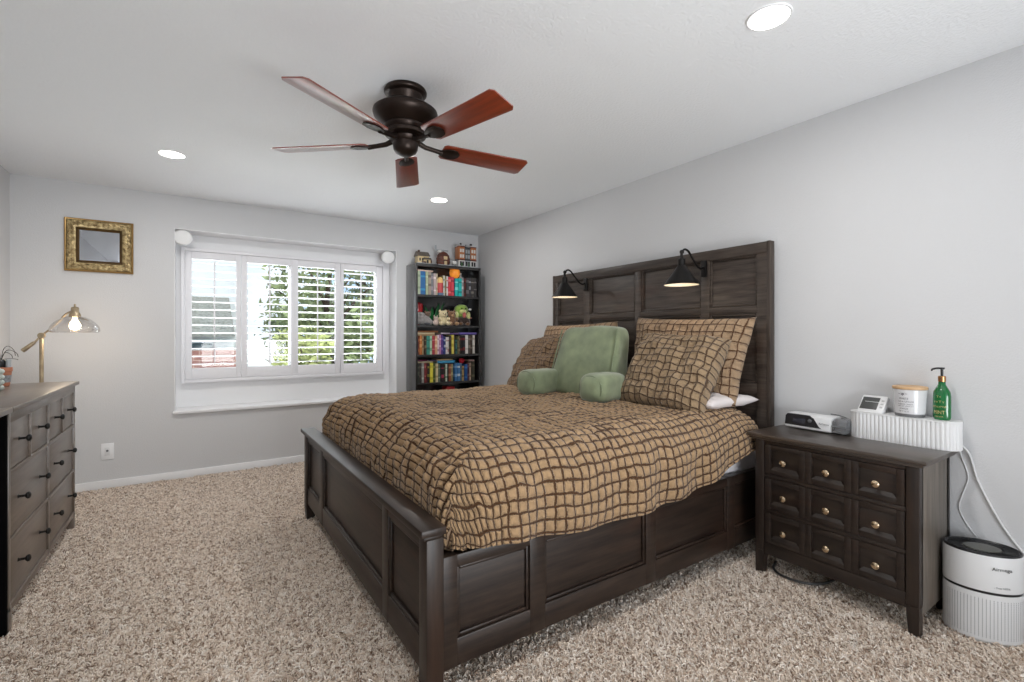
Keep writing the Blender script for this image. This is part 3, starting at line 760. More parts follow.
b = BM(); side_prism(b, [(.004, .01), (.11, .01), (.11, .068), (.1, .076), (.03, .076), (.012, .064)], -.2, -.132, .006)
tub = mat('smoky_tub', '#bfc1c4', .12, trans=.75); obj('water_tub', b, tub, t)
b = BM(); tube(b, [(.0, -.2, .042), (.0, -.135, .042)], .003); box(b, .03, .09, -.19, -.14, .012, .03, .004); obj('tub_rib', b, GREYP, t)
text('logo', 'AirSense', .014, mat('grey_print', '#8a8a8c', .6), t, Matrix.Translation((-.0012, -.1, .045)) @ Matrix.Rotation(R(11), 4, 'Y') @ Matrix(((0, 0, -1, 0), (-1, 0, 0, 0), (0, 1, 0, 0), (0, 0, 0, 1))))
b = BM(); tube(b, smooth_path([(2.80, 1.16, NZ+.085), (2.815, 1.12, NZ+.08), (2.82, 1.07, NZ+.06), (2.822, 1.04, NZ+.02)], 6), .003); tag(obj('device_cable', b, GREYP), 'thin grey cable from the breathing machine to the fluted white box', 'cable')

# fluted white storage box (cable box) with stadium plan
def stadium(lx, ly, n=14, flute=0, cnt=0):
    """outline half-sizes lx (x), ly (y), rounded ends along y"""
    r = lx; pts = []; s = ly-r
    for k in range(n+1): a = -pi/2+pi*k/n; pts.append((r*sin(a)*-1, s+r*cos(a)))
    for k in range(n+1): a = -pi/2+pi*k/n; pts.append((r*sin(a), -s-r*cos(a)))
    return pts
def resample(pts, n):
    pts = [Vector((p[0], p[1], 0)) for p in pts]; pts.append(pts[0]); Ls = [(pts[i+1]-pts[i]).length for i in range(len(pts)-1)]; T = sum(Ls); out = []
    for k in range(n):
        d = T*k/n; i = 0
        while d > Ls[i]: d -= Ls[i]; i += 1
        q = pts[i].lerp(pts[i+1], d/Ls[i]); tg = (pts[i+1]-pts[i]).normalized(); out.append((q, Vector((tg.y, -tg.x, 0))))
    return out
BC = (2.768, .842)
t = thing('fluted_box', 'white fluted oblong box with rounded ends on the nightstand', 'storage box', (BC[0], BC[1], NZ))
FL = 60; samp = resample(stadium(.06, .207), FL*6)
FLW = mat('white_fluted', '#e2e2e2', .5)
b = BM(); rs = []
for z, k in ((0, 0), (.004, 1), (.116, 1), (.12, 0)):
    rs.append(ring(b, [Vector((q.x, q.y, z)) - n*(-.0)*1 + n*(.0032*abs(sin(pi*i/6))-.0016)*(1 if k else .6) for i, (q, n) in enumerate(samp)]))
for a, c in zip(rs, rs[1:]): bridge(b, a, c)
cap(b, rs[0], 0, True); cap(b, rs[-1]); obj('box_body', b, FLW, t, 50)
b = BM(); o1 = [Vector((q.x, q.y, 0))+n*.003 for q, n in resample(stadium(.06, .207), 120)]
r1 = ring(b, [p+Vector((0, 0, .1205)) for p in o1]); r2 = ring(b, [p+Vector((0, 0, .126)) for p in o1]); bridge(b, r1, r2); cap(b, r1, 0, True); cap(b, r2); obj('lid', b, FLW, t)
BT = NZ+.126

# desk display
t = thing('desk_display', 'small white digital display with dark screen leaning back on the fluted box', 'digital display', (2.735, .965, BT), R(-6)); t.scale = (1.15, 1.15, 1.15)
Mt = Matrix.Rotation(R(-52), 4, 'Y')   # lean back toward the wall
b = BM(); box(b, -.0, .022, -.048, .048, 0, .088, .005); 
for v in b.verts: v.co = Matrix.Rotation(R(38), 4, 'Y') @ v.co
obj('case', b, WHITEP, t)
b = BM(); box(b, -.0012, .001, -.022, .042, .016, .076, .001)
for v in b.verts: v.co = Matrix.Rotation(R(38), 4, 'Y') @ v.co
obj('screen', b, mat('lcd_grey', '#4c4d4c', .3), t)
b = BM()
for zz in (.03, .046, .062): box(b, -.0015, .001, -.04, -.03, zz-.004, zz+.004, .001)
for v in b.verts: v.co = Matrix.Rotation(R(38), 4, 'Y') @ v.co
obj('side_button', b, mat('light_grey', '#bdbdbd', .5), t)
b = BM(); box(b, .03, .062, -.035, .035, 0, .045, .006); obj('stand', b, WHITEP, t)

# candle jar with wood lid
t = thing('candle_jar', 'white three wick candle jar with a wooden lid on the fluted box', 'candle', (2.768, .815, BT)); t.scale = (1.1, 1.1, 1.28)
b = BM(); lathe(b, [(.046, 0), (.05, .004), (.052, .02), (.056, .085), (.0575, .098), (.055, .099)], seg=44); obj('jar', b, mat('milk_glass', '#dcdcde', .25, coat=.3), t)
b = BM(); lathe(b, [(.047, .0008), (.05, .003), (.0512, .012)], seg=44, ends=False); obj('base_ring', b, GREYP, t)
b = BM(); lathe(b, [(.057, .099), (.0595, .1), (.0595, .107), (.057, .109), (.001, .109)], seg=44); obj('wood_lid', b, wood('pale_wood', c_dark='#c29b71', c_light='#dcb88f', c_warm='#d3a87a', rough=.6, axis='y'), t)
PR = mat('candle_print', '#55545a', .7)
def wrap(Mz, zc, rad, tilt=0): # text facing the bed foot / camera side of a round jar
    return Mz
def jar_text(s, size, zc, rad, parent, ang, m):
    # curved text on a cylinder, facing direction ang
    cu = bpy.data.curves.new('label_print', 'FONT'); cu.body = s; cu.size = size; cu.extrude = .0002; cu.align_x = 'CENTER'; cu.align_y = 'CENTER'; cu.resolution_u = 2
    tt = bpy.data.objects.new('x', cu); COL.objects.link(tt); dg = bpy.context.evaluated_depsgraph_get(); me = bpy.data.meshes.new_from_object(tt.evaluated_get(dg)); bpy.data.objects.remove(tt)
    for v in me.vertices:
        x, y, z = v.co; a = ang + x/rad; rr = rad+.0006+z; v.co = (rr*cos(a), rr*sin(a), zc+y)
    me.materials.clear(); me.materials.append(m); me.name = 'label_print'; o = bpy.data.objects.new('label_print', me); COL.objects.link(o); o.parent = parent
A = R(174)
jar_text('*', .03, .077, .0555, t, A-.05, PR); jar_text('~ ~ ~', .014, .084, .0555, t, A-.05, PR)
jar_text('WHITE', .0105, .066, .0545, t, A, PR); jar_text('TEA & GINGER', .0085, .056, .0535, t, A+.1, PR)
jar_text('SCENTED CANDLE', .006, .046, .053, t, A+.1, PR); jar_text('made with essential oils', .0055, .04, .0525, t, A+.1, PR)
jar_text('3 WICK', .009, .03, .052, t, A, PR); jar_text('NET WT 14.5 OZ', .0045, .021, .0515, t, A, PR)

# green pump bottle
t = thing('pump_bottle', 'green pump bottle with black nozzle and copper collar on the fluted box', 'bottle', (2.764, .70, BT)); t.scale = (.95, .95, 1.24)
GB = mat('green_bottle', '#0f6a35', .18, coat=.5, var=.15, vscale=12)
b = BM(); lathe(b, [(.024, 0), (.028, .004), (.03, .012), (.03, .085), (.028, .1), (.018, .117), (.0125, .126), (.012, .138)], seg=32, sx=.78, sy=1.1); obj('bottle_body', b, GB, t)
b = BM(); lathe(b, [(.0125, .136), (.0145, .137), (.0145, .155), (.012, .157)], seg=24); obj('collar', b, mat('copper', '#b98a5e', .25, metal=.9), t)
b = BM(); lathe(b, [(.0055, .156), (.0055, .18), (.01, .181), (.01, .187), (.001, .188)], seg=18); tube(b, smooth_path([(0, 0, .184), (-.012, .016, .184), (-.022, .03, .18), (-.023, .031, .174)], 4), .0035); obj('pump', b, BLACKP, t)
GO = mat('gold_print', '#cdbb84', .45, metal=.3)
for s, z, sz in (('MINT', .028, .018), ('body lotion', .014, .007), ('EUCALYPTUS', .048, .009), ('v v Y v', .066, .014), ('Y v', .084, .012)):
    jar_text(s, sz, z, .0305, t, R(172), GO)

# white cables behind the nightstand
WC = mat('white_cable', '#dcdcdc', .5)
b = BM(); tube(b, smooth_path([(2.80, .66, NZ+.035), (2.83, .625, NZ-.02), (2.833, .60, .62), (2.833, .56, .52), (2.833, .51, .42), (2.833, .45, .34), (2.833, .38, .30)], 8), .0045); tag(obj('power_cable', b, WC), 'thick white power cable running down the wall behind the air purifier', 'cable')
b = BM(); tube(b, smooth_path([(2.81, .66, NZ+.03), (2.835, .65, .70), (2.837, .63, .62), (2.837, .645, .55), (2.837, .66, .48), (2.837, .64, .42), (2.837, .6, .36)], 8), .0022); tag(obj('thin_cable', b, WC), 'thin looping white cable on the wall beside the nightstand', 'cable')
b = BM(); tube(b, smooth_path([(2.6, 1.34, .03), (2.5, 1.3, .034), (2.46, 1.22, .034), (2.5, 1.12, .034), (2.62, 1.08, .03), (2.75, 1.1, .03)], 8), .006); tag(obj('floor_cable', b, mat('dark_cable', '#3a3836', .5)), 'dark cable lying on the carpet under the nightstand', 'cable')

# ================================================================== AIR PURIFIER
PC = (2.71, .56)
ap_ = thing('air_purifier', 'white oval air purifier with a black vented top on the carpet', 'air purifier', (PC[0], PC[1], .012), R(28))
PW, PD = .092, .122
b = BM(); lathe(b, [(.93, 0), (.98, .006), (1, .016), (1, .196), (.995, .2)], seg=96, sx=PW, sy=PD); obj('lower_body', b, mat('purifier_white', '#dedede', .4), ap_)
b = BM(); lathe(b, [(.975, .199), (.975, .212)], seg=64, sx=PW, sy=PD); obj('black_band', b, BLACKP, ap_)
b = BM(); lathe(b, [(1, .211), (1.002, .215), (1, .345), (.985, .352)], seg=64, sx=PW, sy=PD); obj('upper_body', b, mat('purifier_white', '#dedede'), ap_)
b = BM(); lathe(b, [(.985, .35), (.98, .358), (.94, .361), (.9, .356), (.5, .352), (.001, .352)], seg=64, sx=PW, sy=PD); top = obj('top_grille', b, BLACKP, ap_)
b = BM()
for k in range(40):
    a = 2*pi*k/40; c, s = cos(a), sin(a); tube(b, [(PW*.55*c, PD*.55*s, .3545), (PW*.88*c, PD*.88*s, .3575)], .0016, 5)
obj('vent_fin', b, mat('dark_grey_plastic', '#2c2c2d', .5), top)
b = BM(); lathe(b, [(.5, .353), (.48, .357), (.3, .358), (.001, .358)], seg=40, sx=PW, sy=PD); obj('control_panel', b, mat('panel_grey', '#55554f', .3), top)
b = BM(); 
for k in range(34):   # perforation columns on the lower shell
    a = R(110)+R(175)*k/33
    for j in range(22):
        z = .03+.007*j; p = Vector((PW*1.001*cos(a), PD*1.001*sin(a), z)); tg = Vector((-PW*sin(a), PD*cos(a), 0)).normalized()
        h = .0012; r = ring(b, [p-tg*h+Vector((0, 0, -h*1.7)), p+tg*h+Vector((0, 0, -h*1.7)), p+tg*h+Vector((0, 0, h*1.7)), p-tg*h+Vector((0, 0, h*1.7))]); cap(b, r)
obj('perforation', b, mat('perforation_grey', '#77777a', .7), ap_, None)
def on_oval(ang, z, s, size, m):
    p = Vector((PW*1.004*cos(ang), PD*1.004*sin(ang), z)); n = Vector((cos(ang)/PW, sin(ang)/PD, 0)).normalized(); x = Vector((-n.y, n.x, 0))
    text('logo', s, size, m, ap_, Matrix(((x.x, 0, n.x, p.x), (x.y, 0, n.y, p.y), (0, 1, 0, p.z), (0, 0, 0, 1))))
on_oval(R(196), .305, 'Airmega', .019, mat('dark_print', '#3c3c3e', .5)); on_oval(R(196), .232, '- True HEPA', .01, mat('grey_print', '#8a8a8c', .6))

# ================================================================== DRESSERS
DX0, DX1, DH = -1.11, -.63, .95
def dresser(y0, y1, label, near=False):
    t = thing('dresser', label, 'dresser', (DX1, (y0+y1)/2, 0), 0, 'grey brown dressers along the wall')
    h = (y1-y0)/2; d = DX1-DX0
    b = BM(); box(b, -d, .018, -h-.02, h+.02, DH-.022, DH, .004); obj('top', b, drwood('y'), t)
    for s in (-1, 1):
        b = BM(); box(b, -d, 0, s*h, s*(h-.022), .1, DH-.022, .002); 
        for x0 in (-d, -.05): box(b, x0, x0+.05, s*h, s*(h-.04), 0, .12, .002)
        obj('side_panel', b, drwood('z'), t)
    b = BM(); rails = [(DH-.07, DH-.022), (.662, .68), (.378, .395), (.095, .125)]
    for z0, z1 in rails: box(b, -.022, -.001, -h+.022, h-.022, z0, z1, .002)
    box(b, -.022, -.001, -.01, .01, .1, DH-.05, .001)
    for s in (-1, 1): box(b, -.022, -.001, s*h/2-.008, s*h/2+.008, .67, DH-.05, .001)
    box(b, -d, -d+.008, -h+.02, h-.02, .08, DH-.03); obj('face_frame', b, drwood('y'), t)
    hm = h-.022
    def drawer(a0, a1, z0, z1, nk):
        b = BM(); box(b, -.3, -.008, a0+.002, a1-.002, z0+.002, z1-.002, .002); dr = obj('drawer', b, drwood('y'), t)
        for k in range(nk):
            yk = a0+(a1-a0)*((k+.5)/nk if nk == 1 else (.22, .78)[k]); b = BM()
            M = Matrix.Translation((-.008, yk, (z0+z1)/2+.01)) @ Matrix.Rotation(R(90), 4, 'Y')
            lathe(b, [(.009, 0), (.0055, .004), (.0052, .022), (.012, .026), (.0155, .031), (.0145, .037), (.008, .041), (.001, .042)], seg=18, M=M); obj('knob', b, BLACKM, dr)
    edges = [-hm, -h/2-.008, -h/2+.008, -.01, .01, h/2-.008, h/2+.008, hm]
    for k in range(4): drawer(edges[2*k], edges[2*k+1], .68, DH-.07, 1)
    for a0, a1 in ((-hm, -.01), (.01, hm)): drawer(a0, a1, .395, .662, 2); drawer(a0, a1, .125, .378, 2)
    return t
dresser(2.775, 4.09, 'grey brown eight drawer dresser with dark knobs below the brass lamp')
# the neighbouring open-fronted unit that only just enters the frame
t = thing('console_table', 'dark open fronted console abutting the near end of the dresser', 'console', (DX1, 2.15, 0))
b = BM(); box(b, -.48, .018, -.62, .60, DH-.022, DH, .004); obj('top', b, drwood('y'), t)
b = BM(); box(b, -.48, -.46, -.6, .61, .05, DH-.022); obj('back_panel', b, mat('shaded_interior', '#0c0b0b', .95, ior=1.1), t)  # shade of the open gap put into near-black panels
b = BM(); box(b, -.46, -.002, .598, .62, 0, DH-.022, .002); obj('side_panel', b, mat('shaded_interior', '#141312'), t)
b = BM(); box(b, -.46, -.03, -.6, -.58, 0, DH-.022, .002); obj('side_panel', b, mat('shaded_interior', '#141312'), t)
b = BM(); box(b, -.46, -.05, -.58, .57, .06, .08, .002); obj('shelf', b, mat('shaded_interior', '#141312'), t)

# ------------------------------------------------------------------ brass floor lamp behind the dresser
LX, LY = -.872, 4.54
t = thing('floor_lamp', 'brass swing arm floor lamp with a clear glass dome shade, standing behind the dresser', 'floor lamp', (LX, LY, 0))
b = BM(); lathe(b, [(.13, 0), (.132, .012), (.12, .02), (.03, .026), (.014, .04), (.011, .05)], seg=36); obj('base', b, BRASS, t)
b = BM(); lathe(b, [(.0115, .04), (.0115, 1.225), (.009, 1.23)], seg=18); obj('pole', b, BRASS, t)
b = BM(); M = Matrix.Translation((0, 0, 1.243)) @ Matrix.Rotation(R(90), 4, 'X'); lathe(b, [(.018, -.016), (.02, -.012), (.02, .012), (.018, .016)], seg=20, M=M); tube(b, [(0, 0, 1.22), (0, 0, 1.245)], .012, 10); obj('joint', b, BRASS, t)
ax_, az_ = .172, 1.455      # shade neck
b = BM(); tube(b, smooth_path([(-.035, 0, 1.195), (0, 0, 1.243), (.04, 0, 1.285), (.09, 0, 1.345), (.125, 0, 1.395), (.165, 0, 1.42)], 5), .0062, 10); obj('arm', b, BRASS, t)
b = BM(); tube(b, [(-.094, 0, 1.138), (-.088, 0, 1.144), (-.04, 0, 1.192), (-.03, 0, 1.2)], [.013, .0145, .0115, .007], 14); obj('counterweight', b, BRASS, t)
b = BM(); lathe(b, [(.03, 1.376), (.034, 1.38), (.03, 1.398), (.022, 1.412), (.022, 1.44), (.018, 1.445), (.006, 1.448), (.006, 1.466), (.001, 1.468)], (ax_, 0, 0), 28); obj('socket', b, BRASS, t)
gm = bpy.data.materials.new('clear_shade_glass'); gm.use_nodes = True; nt = gm.node_tree; nt.nodes.clear()
tr = nd(nt, 'ShaderNodeBsdfTransparent'); tr.inputs[0].default_value = (.97, .95, .93, 1); gl = nd(nt, 'ShaderNodeBsdfGlossy'); gl.inputs['Roughness'].default_value = .03
lw = nd(nt, 'ShaderNodeLayerWeight'); lw.inputs['Blend'].default_value = .55; mx = nd(nt, 'ShaderNodeMixShader'); out = nd(nt, 'ShaderNodeOutputMaterial')
nt.links.new(lw.outputs['Facing'], mx.inputs[0]); nt.links.new(tr.outputs[0], mx.inputs[1]); nt.links.new(gl.outputs[0], mx.inputs[2]); nt.links.new(mx.outputs[0], out.inputs[0])
b = BM(); lathe(b, [(.128, 1.265), (.135, 1.272), (.137, 1.285), (.13, 1.31), (.112, 1.335), (.085, 1.358), (.055, 1.374), (.03, 1.38)], (ax_, 0, 0), 44, ends=False)
o = obj('lamp_shade', b, gm, t, 80)
b = BM(); lathe(b, [(.001, 1.283), (.018, 1.287), (.03, 1.302), (.031, 1.318), (.024, 1.338), (.014, 1.356), (.013, 1.376)], (ax_, 0, 0), 24); obj('bulb', b, mat('warm_bulb', '#fff0d8', .5, emit='#ffe2b8', estr=14), t)
d = bpy.data.lights.new('floor_lamp_glow', 'POINT'); d.energy = 1.6; d.color = (1, .82, .62); d.shadow_soft_size = .03
o = bpy.data.objects.new('floor_lamp_glow', d); COL.objects.link(o); o.location = (LX+ax_, LY, 1.25)

# ------------------------------------------------------------------ trinkets at the dresser's far corner
TX, TY = -.955, 3.98
t = thing('plant_pot', 'banded terracotta pot holding a dark vase with wiry stems on the dresser', 'pot', (-.925, 3.93, DH)); t.scale = (.72, .72, .72)
TERR = mat('terracotta', '#b9795c', .8, var=.15, vscale=20)
b = BM(); lathe(b, [(.045, 0), (.05, .004), (.056, .05), (.062, .115), (.066, .118), (.066, .15), (.058, .152), (.054, .118)], seg=28); obj('pot_body', b, TERR, t)
b = BM(); lathe(b, [(.0545, .03), (.0605, .088)], seg=28, ends=False)
obj('painted_band', b, mat('band_grey', '#8e9296', .7, var=.4, vscale=40), t)
b = BM(); lathe(b, [(.03, .12), (.042, .135), (.046, .17), (.042, .2), (.028, .215)], (-.012, 0, 0), 22); obj('dark_bulb', b, BLACKP, t)
b = BM(); lathe(b, [(.016, .14), (.017, .215)], (.045, -.01, 0), 12); obj('grey_tube', b, mat('pale_grey', '#a9adb0', .3), t)
b = BM()
for k, (dx, dz, l) in enumerate(((.09, .09, .02), (.075, .12, .0), (.06, .07, .01), (-.05, .1, 0), (.09, .02, 0))):
    tube(b, smooth_path([(0, 0, .2), (dx*.2, l, .2+dz*.8), (dx*.6, -l, .2+dz), (dx, 0, .2+dz*.7), (dx*1.1, 0, .2+dz*.35)], 6), .0022, 6)
obj('stem', b, mat('dry_stem', '#3a3630', .7), t)
b = BM(); ball(b, (-.055, -.03, .215), .038, 1, .8, 1, 14)
for k in range(9):
    a = 2*pi*k/9; ball(b, (-.055+.03*cos(a), -.045, .215+.03*sin(a)), .015, 1, .5, 1, 8)
obj('dried_flower', b, mat('cream_flower', '#d9cba4', .8), t, 60)
t = thing('bead_garland', 'strand of pale grey wooden beads heaped on the dresser beside the terracotta pot', 'beads', (-.885, 3.62, DH))
BEAD = mat('bead_paint', '#c6cdc6', .6)
for k in range(24):
    a = k*1.05; b = BM(); ball(b, (.033*cos(a), .033*sin(a), .0145+.0048*k+.0), .0145, seg=12); obj('bead', b, BEAD, t, 180)

# ================================================================== BOOKCASE
KX0, KX1, KY0, KY1, KH = 1.932, 2.712, 4.70, 4.965, 2.008
BCM = mat('black_ash', '#1d1c1d', .4, coat=1, var=.2, vscale=3, stretch=(14, 14, 1.2))
kc = thing('bookcase', 'tall narrow black bookcase filled with books in the room corner', 'bookcase', ((KX0+KX1)/2, KY0, 0))
kx = (KX1-KX0)/2; kd = KY1-KY0
for s in (-1, 1): b = BM(); box(b, s*kx, s*(kx-.022), 0, kd, 0, KH, .001); obj('side_panel', b, BCM, kc)
b = BM(); box(b, -kx+.022, kx-.022, .002, kd, KH-.03, KH, .001); obj('top_board', b, BCM, kc)
b = BM(); box(b, -kx+.022, kx-.022, kd-.006, kd, .02, KH-.03); obj('back_panel', b, BCM, kc)
SHZ = [1.668, 1.342, 1.03, .73, .42, .1]
for z in SHZ: b = BM(); box(b, -kx+.022, kx-.022, .004, kd-.006, z-.012, z+.012, .001); obj('shelf', b, BCM, kc)
b = BM(); box(b, -kx+.022, kx-.022, .02, .035, 0, .088); obj('plinth', b, BCM, kc)

PAGE = mat('page_block', '#d8cdb8', .9)
_bookmats = {}
def bookmat(c, c2):
    k = (c, c2)
    if k in _bookmats: return _bookmats[k]
    m = bpy.data.materials.new('book_cloth'); m.use_nodes = True; nt = m.node_tree; p = nt.nodes['Principled BSDF']; p.inputs['Roughness'].default_value = .5
    tc = nd(nt, 'ShaderNodeTexCoord'); sp = nd(nt, 'ShaderNodeSeparateXYZ'); nt.links.new(tc.outputs['Generated'], sp.inputs[0])
    r = nd(nt, 'ShaderNodeValToRGB'); r.color_ramp.interpolation = 'CONSTANT'; e = r.color_ramp.elements
    e[0].position = 0; e[0].color = lin(c); e[1].position = .1; e[1].color = lin(c)
    random.seed(hash(c) % 1000 if False else sum(map(ord, c+c2)))
    a = random.uniform(.12, .4)
    for q, cc in ((a, c2), (a+random.uniform(.05, .2), c), (.74, c2), (.74+random.uniform(.04, .14), c)):
        k_ = e.new(min(.98, q)); k_.color = lin(cc)
    nt.links.new(sp.outputs['Z'], r.inputs['Fac']); nt.links.new(r.outputs['Color'], p.inputs['Base Color'])
    _bookmats[k] = m; return m
def book(x0, x1, z, h, d, c, c2, label, group, y=None, flat=None):
    """upright book (spine to the room) or flat (lying)"""
    w_ = x1-x0; b = BM(); y0 = (KY0+.03 if y is None else y); t_ = min(.003, w_*.15)
    if flat is None:
        box(b, 0, t_, 0, d, 0, h, .0008); box(b, w_-t_, w_, 0, d, 0, h, .0008)
        prism(b, [(0, 0), (w_*.5, -.004), (w_, 0), (w_, t_*1.2), (0, t_*1.2)], 0, h)
        box(b, t_, w_-t_, t_, d-.004, .004, h-.004, mi=1)
    else:
        hh_ = flat; t_ = min(.003, hh_*.15)
        box(b, 0, w_, 0, d, 0, t_, .0008); box(b, 0, w_, 0, d, hh_-t_, hh_, .0008); box(b, 0, w_, 0, .003, 0, hh_, .0008); box(b, .004, w_-.004, .003, d-.004, t_, hh_-t_, mi=1)
    o = obj('book', b, [bookmat(c, c2), PAGE], None, 40); o.location = (x0, y0, z)
    return tag(o, label, 'book', group)
IX0, IX1 = KX0+.024, KX1-.024; IW = IX1-IX0
def shelf_row(zs, zname, group, items, u0, u1):
    """items: (u_start, u_end, height, colour, band colour, words)"""
    s = IW/(u1-u0); out = []
    for i, (a, c, h, col, col2, wd) in enumerate(items):
        x0, x1 = IX0+(a-u0)*s+.0006, IX0+(c-u0)*s-.0006
        d = .15+.02*((i*7) % 3)
        book(x0, x1, zs+.012, h, d, col, col2, wd, group, y=KY0+.035+.006*((i*5) % 3))
G1, G3, G4 = 'books standing on the top shelf', 'books standing on the third shelf', 'books standing on the fourth shelf'
S = 'on the top shelf of the bookcase'
shelf_row(1.668, '', G1, [
 (92, 138, .25, '#a9b598', '#8c9a80', f'pale sage book at the end of the row {S}'),
 (140, 212, .25, '#2d659b', '#3f8fb8', f'thick blue book {S}'),
 (215, 247, .25, '#a5b08f', '#c1c6a8', f'light sage book right of the thick blue one {S}'),
 (248, 284, .25, '#9c9184', '#6b5f56', f'grey brown book right of the light sage one {S}'),
 (286, 320, .235, '#76797d', '#9a8f98', f'slate grey book with pinkish bands {S}'),
 (322, 358, .235, '#b3a3a2', '#d8ccca', f'greyish pink book {S}'),
 (360, 374, .235, '#d5c9b0', '#b09f84', f'narrow cream book behind the cream capped red canister {S}'),
 (446, 460, .215, '#857d50', '#5e5838', f'narrow olive book right of the cream capped canister {S}'),
 (461, 480, .22, '#d7d6cf', '#9aa59f', f'narrow off-white book between two olive ones {S}'),
 (481, 500, .215, '#76704a', '#a39c6e', f'olive book left of the pink and white one {S}'),
 (501, 530, .215, '#d9cfcc', '#c46a72', f'white and pink book left of the red pair {S}'),
 (532, 569, .21, '#c7323f', '#e07a78', f'red book beside the pink and white one {S}'),
 (571, 609, .21, '#cf4450', '#8e2430', f'red book next to the dark navy one {S}'),
 (611, 629, .2, '#1d2b52', '#2f4478', f'dark navy book between red and teal ones {S}'),
 (631, 679, .2, '#17a8a4', '#7fd6d0', f'teal book next to the dark navy one {S}'),
 (681, 725, .2, '#1fb7b2', '#128883', f'teal book beside the grey one {S}'),
 (731, 760, .215, '#8e8c8e', '#c4c2c2', f'grey book right of the teal pair {S}'),
 (762, 790, .205, '#57221d', '#2a1a18', f'dark maroon book before the charcoal set {S}'),
 (795, 833, .215, '#3a393c', '#6e6b6c', f'charcoal book next to the maroon one {S}'),
 (835, 870, .215, '#3d3e44', '#9a9aa0', f'second charcoal book from the maroon one {S}'),
 (872, 913, .215, '#403c3a', '#807a72', f'third charcoal book from the maroon one {S}'),
 (915, 953, .215, '#3b3838', '#7d7676', f'last charcoal book at the side panel {S}')], 88, 962)
S = 'on the third shelf of the bookcase'
k3 = [(62, 72, .2, '#3b2a24', '#5c463a', 'narrow dark brown book at the row end'), (73, 90, .205, '#7c3c2a', '#b06a44', 'rust brown book'), (91, 114, .215, '#c4743a', '#e0a56e', 'orange book'), (115, 129, .21, '#b39a76', '#8a7350', 'narrow tan book right of the orange one'),
 (130, 145, .21, '#3f3026', '#6a5646', 'dark brown book left of the mottled one'), (146, 160, .21, '#4a3b2c', '#8c7a5c', 'mottled brown book before the teal one'), (161, 194, .215, '#3c8a7a', '#2a6458', 'teal green book'), (195, 221, .215, '#bfd5b8', '#7fae8c', 'mint white book'),
 (222, 248, .215, '#ab3a44', '#d7858a', 'crimson book'), (249, 274, .215, '#d3a17e', '#e8c8a8', 'peach book'), (275, 297, .225, '#e2cbd0', '#b58fa0', 'pale pink book'), (298, 314, .23, '#c083a8', '#e3c7d8', 'mauve book'), (315, 334, .23, '#573480', '#8a68b0', 'purple book'),
 (335, 350, .21, '#27356f', '#5565a8', 'navy book beside the purple one'), (351, 365, .205, '#2f3f80', '#c8ccd8', 'navy book with pale bands'), (366, 383, .2, '#e0d8d4', '#b4a8a0', 'white book right of the navy ones'), (384, 402, .2, '#d8d2cc', '#c08a8a', 'off-white book with pinkish bands'),
 (403, 428, .22, '#2e2823', '#54493c', 'black brown book left of the yellow one'), (430, 454, .225, '#dccb5c', '#b8a23c', 'yellow book'), (455, 471, .22, '#3c3024', '#5a4a38', 'brown book right of the yellow one'), (472, 494, .17, '#37625c', '#20403c', 'short dark teal book'), (495, 510, .21, '#75704c', '#4e4a30', 'olive book'),
 (511, 529, .215, '#5c4a38', '#8a745a', 'tan brown book'), (530, 556, .22, '#1f2022', '#6e2328', 'black book with a dark red band'), (557, 582, .22, '#24282e', '#7a2a2c', 'charcoal book with a red foot'), (585, 621, .225, '#e5e2dc', '#c2bcb4', 'thick white book'),
 (624, 645, .22, '#5d5048', '#8c7c70', 'grey brown book between two white ones'), (646, 666, .22, '#46392f', '#75685a', 'dark brown book before the last white one'), (668, 699, .225, '#e0dad0', '#bdb4a8', 'white book nearest the right hand side panel')]
shelf_row(1.03, '', G3, [(a, c, h*.93, x, y, f'{l} {S}') for a, c, h, x, y, l in k3], 58, 722)
S = 'on the fourth shelf of the bookcase'
k4 = [(62, 80, .215, '#2a2e24', '#4c5040', 'dark green black book at the row end'), (81, 103, .215, '#362c28', '#5c4c44', 'dark brown book left of the light grey one'), (105, 130, .215, '#96958f', '#c0beb6', 'light grey book'), (131, 150, .215, '#7a2b2c', '#a85a54', 'dark red book'), (151, 167, .21, '#6d2a2a', '#3e1a1a', 'maroon book'),
 (169, 190, .21, '#241f1e', '#8a8438', 'black book with a yellowish band'), (191, 223, .215, '#e2d548', '#c4b634', 'bright yellow book'), (225, 252, .205, '#4e5c2c', '#86904c', 'moss green book'), (255, 280, .205, '#d6c69c', '#b09c70', 'cream book'), (282, 298, .195, '#5a6a5c', '#8a9a8c', 'grey green book'),
 (300, 316, .195, '#1c1c1e', '#3a3a3c', 'black book left of the pink footed one'), (317, 342, .195, '#2a2224', '#b8405a', 'black book with a pink foot'), (343, 358, .195, '#33382c', '#55604a', 'dark olive book'), (360, 382, .195, '#cdd6c4', '#5a8a66', 'white and green book'), (384, 394, .195, '#26221e', '#463c34', 'thin black book'),
 (395, 419, .195, '#8a4a38', '#b88460', 'red brown book'), (420, 446, .195, '#8c835c', '#b0a67c', 'olive tan book'), (465, 492, .2, '#3a6da2', '#7aa4cc', 'blue book with paler bands'), (493, 520, .2, '#4478ac', '#c8d4dc', 'blue and white book'), (521, 546, .2, '#5b7488', '#38506a', 'slate blue book'),
 (547, 570, .165, '#a88c60', '#7a6240', 'short tan book'), (572, 606, .185, '#1c4c88', '#3d70aa', 'deep blue book'), (608, 630, .2, '#4a2a38', '#7a5464', 'plum book'), (631, 652, .2, '#ad9482', '#8a7060', 'dusty pink book'), (655, 690, .215, '#3a382c', '#625e48', 'dark olive brown book at the right hand end')]
shelf_row(.73, '', G4, [(a, c, h*.98, x, y, f'{l} {S}') for a, c, h, x, y, l in k4], 52, 722)
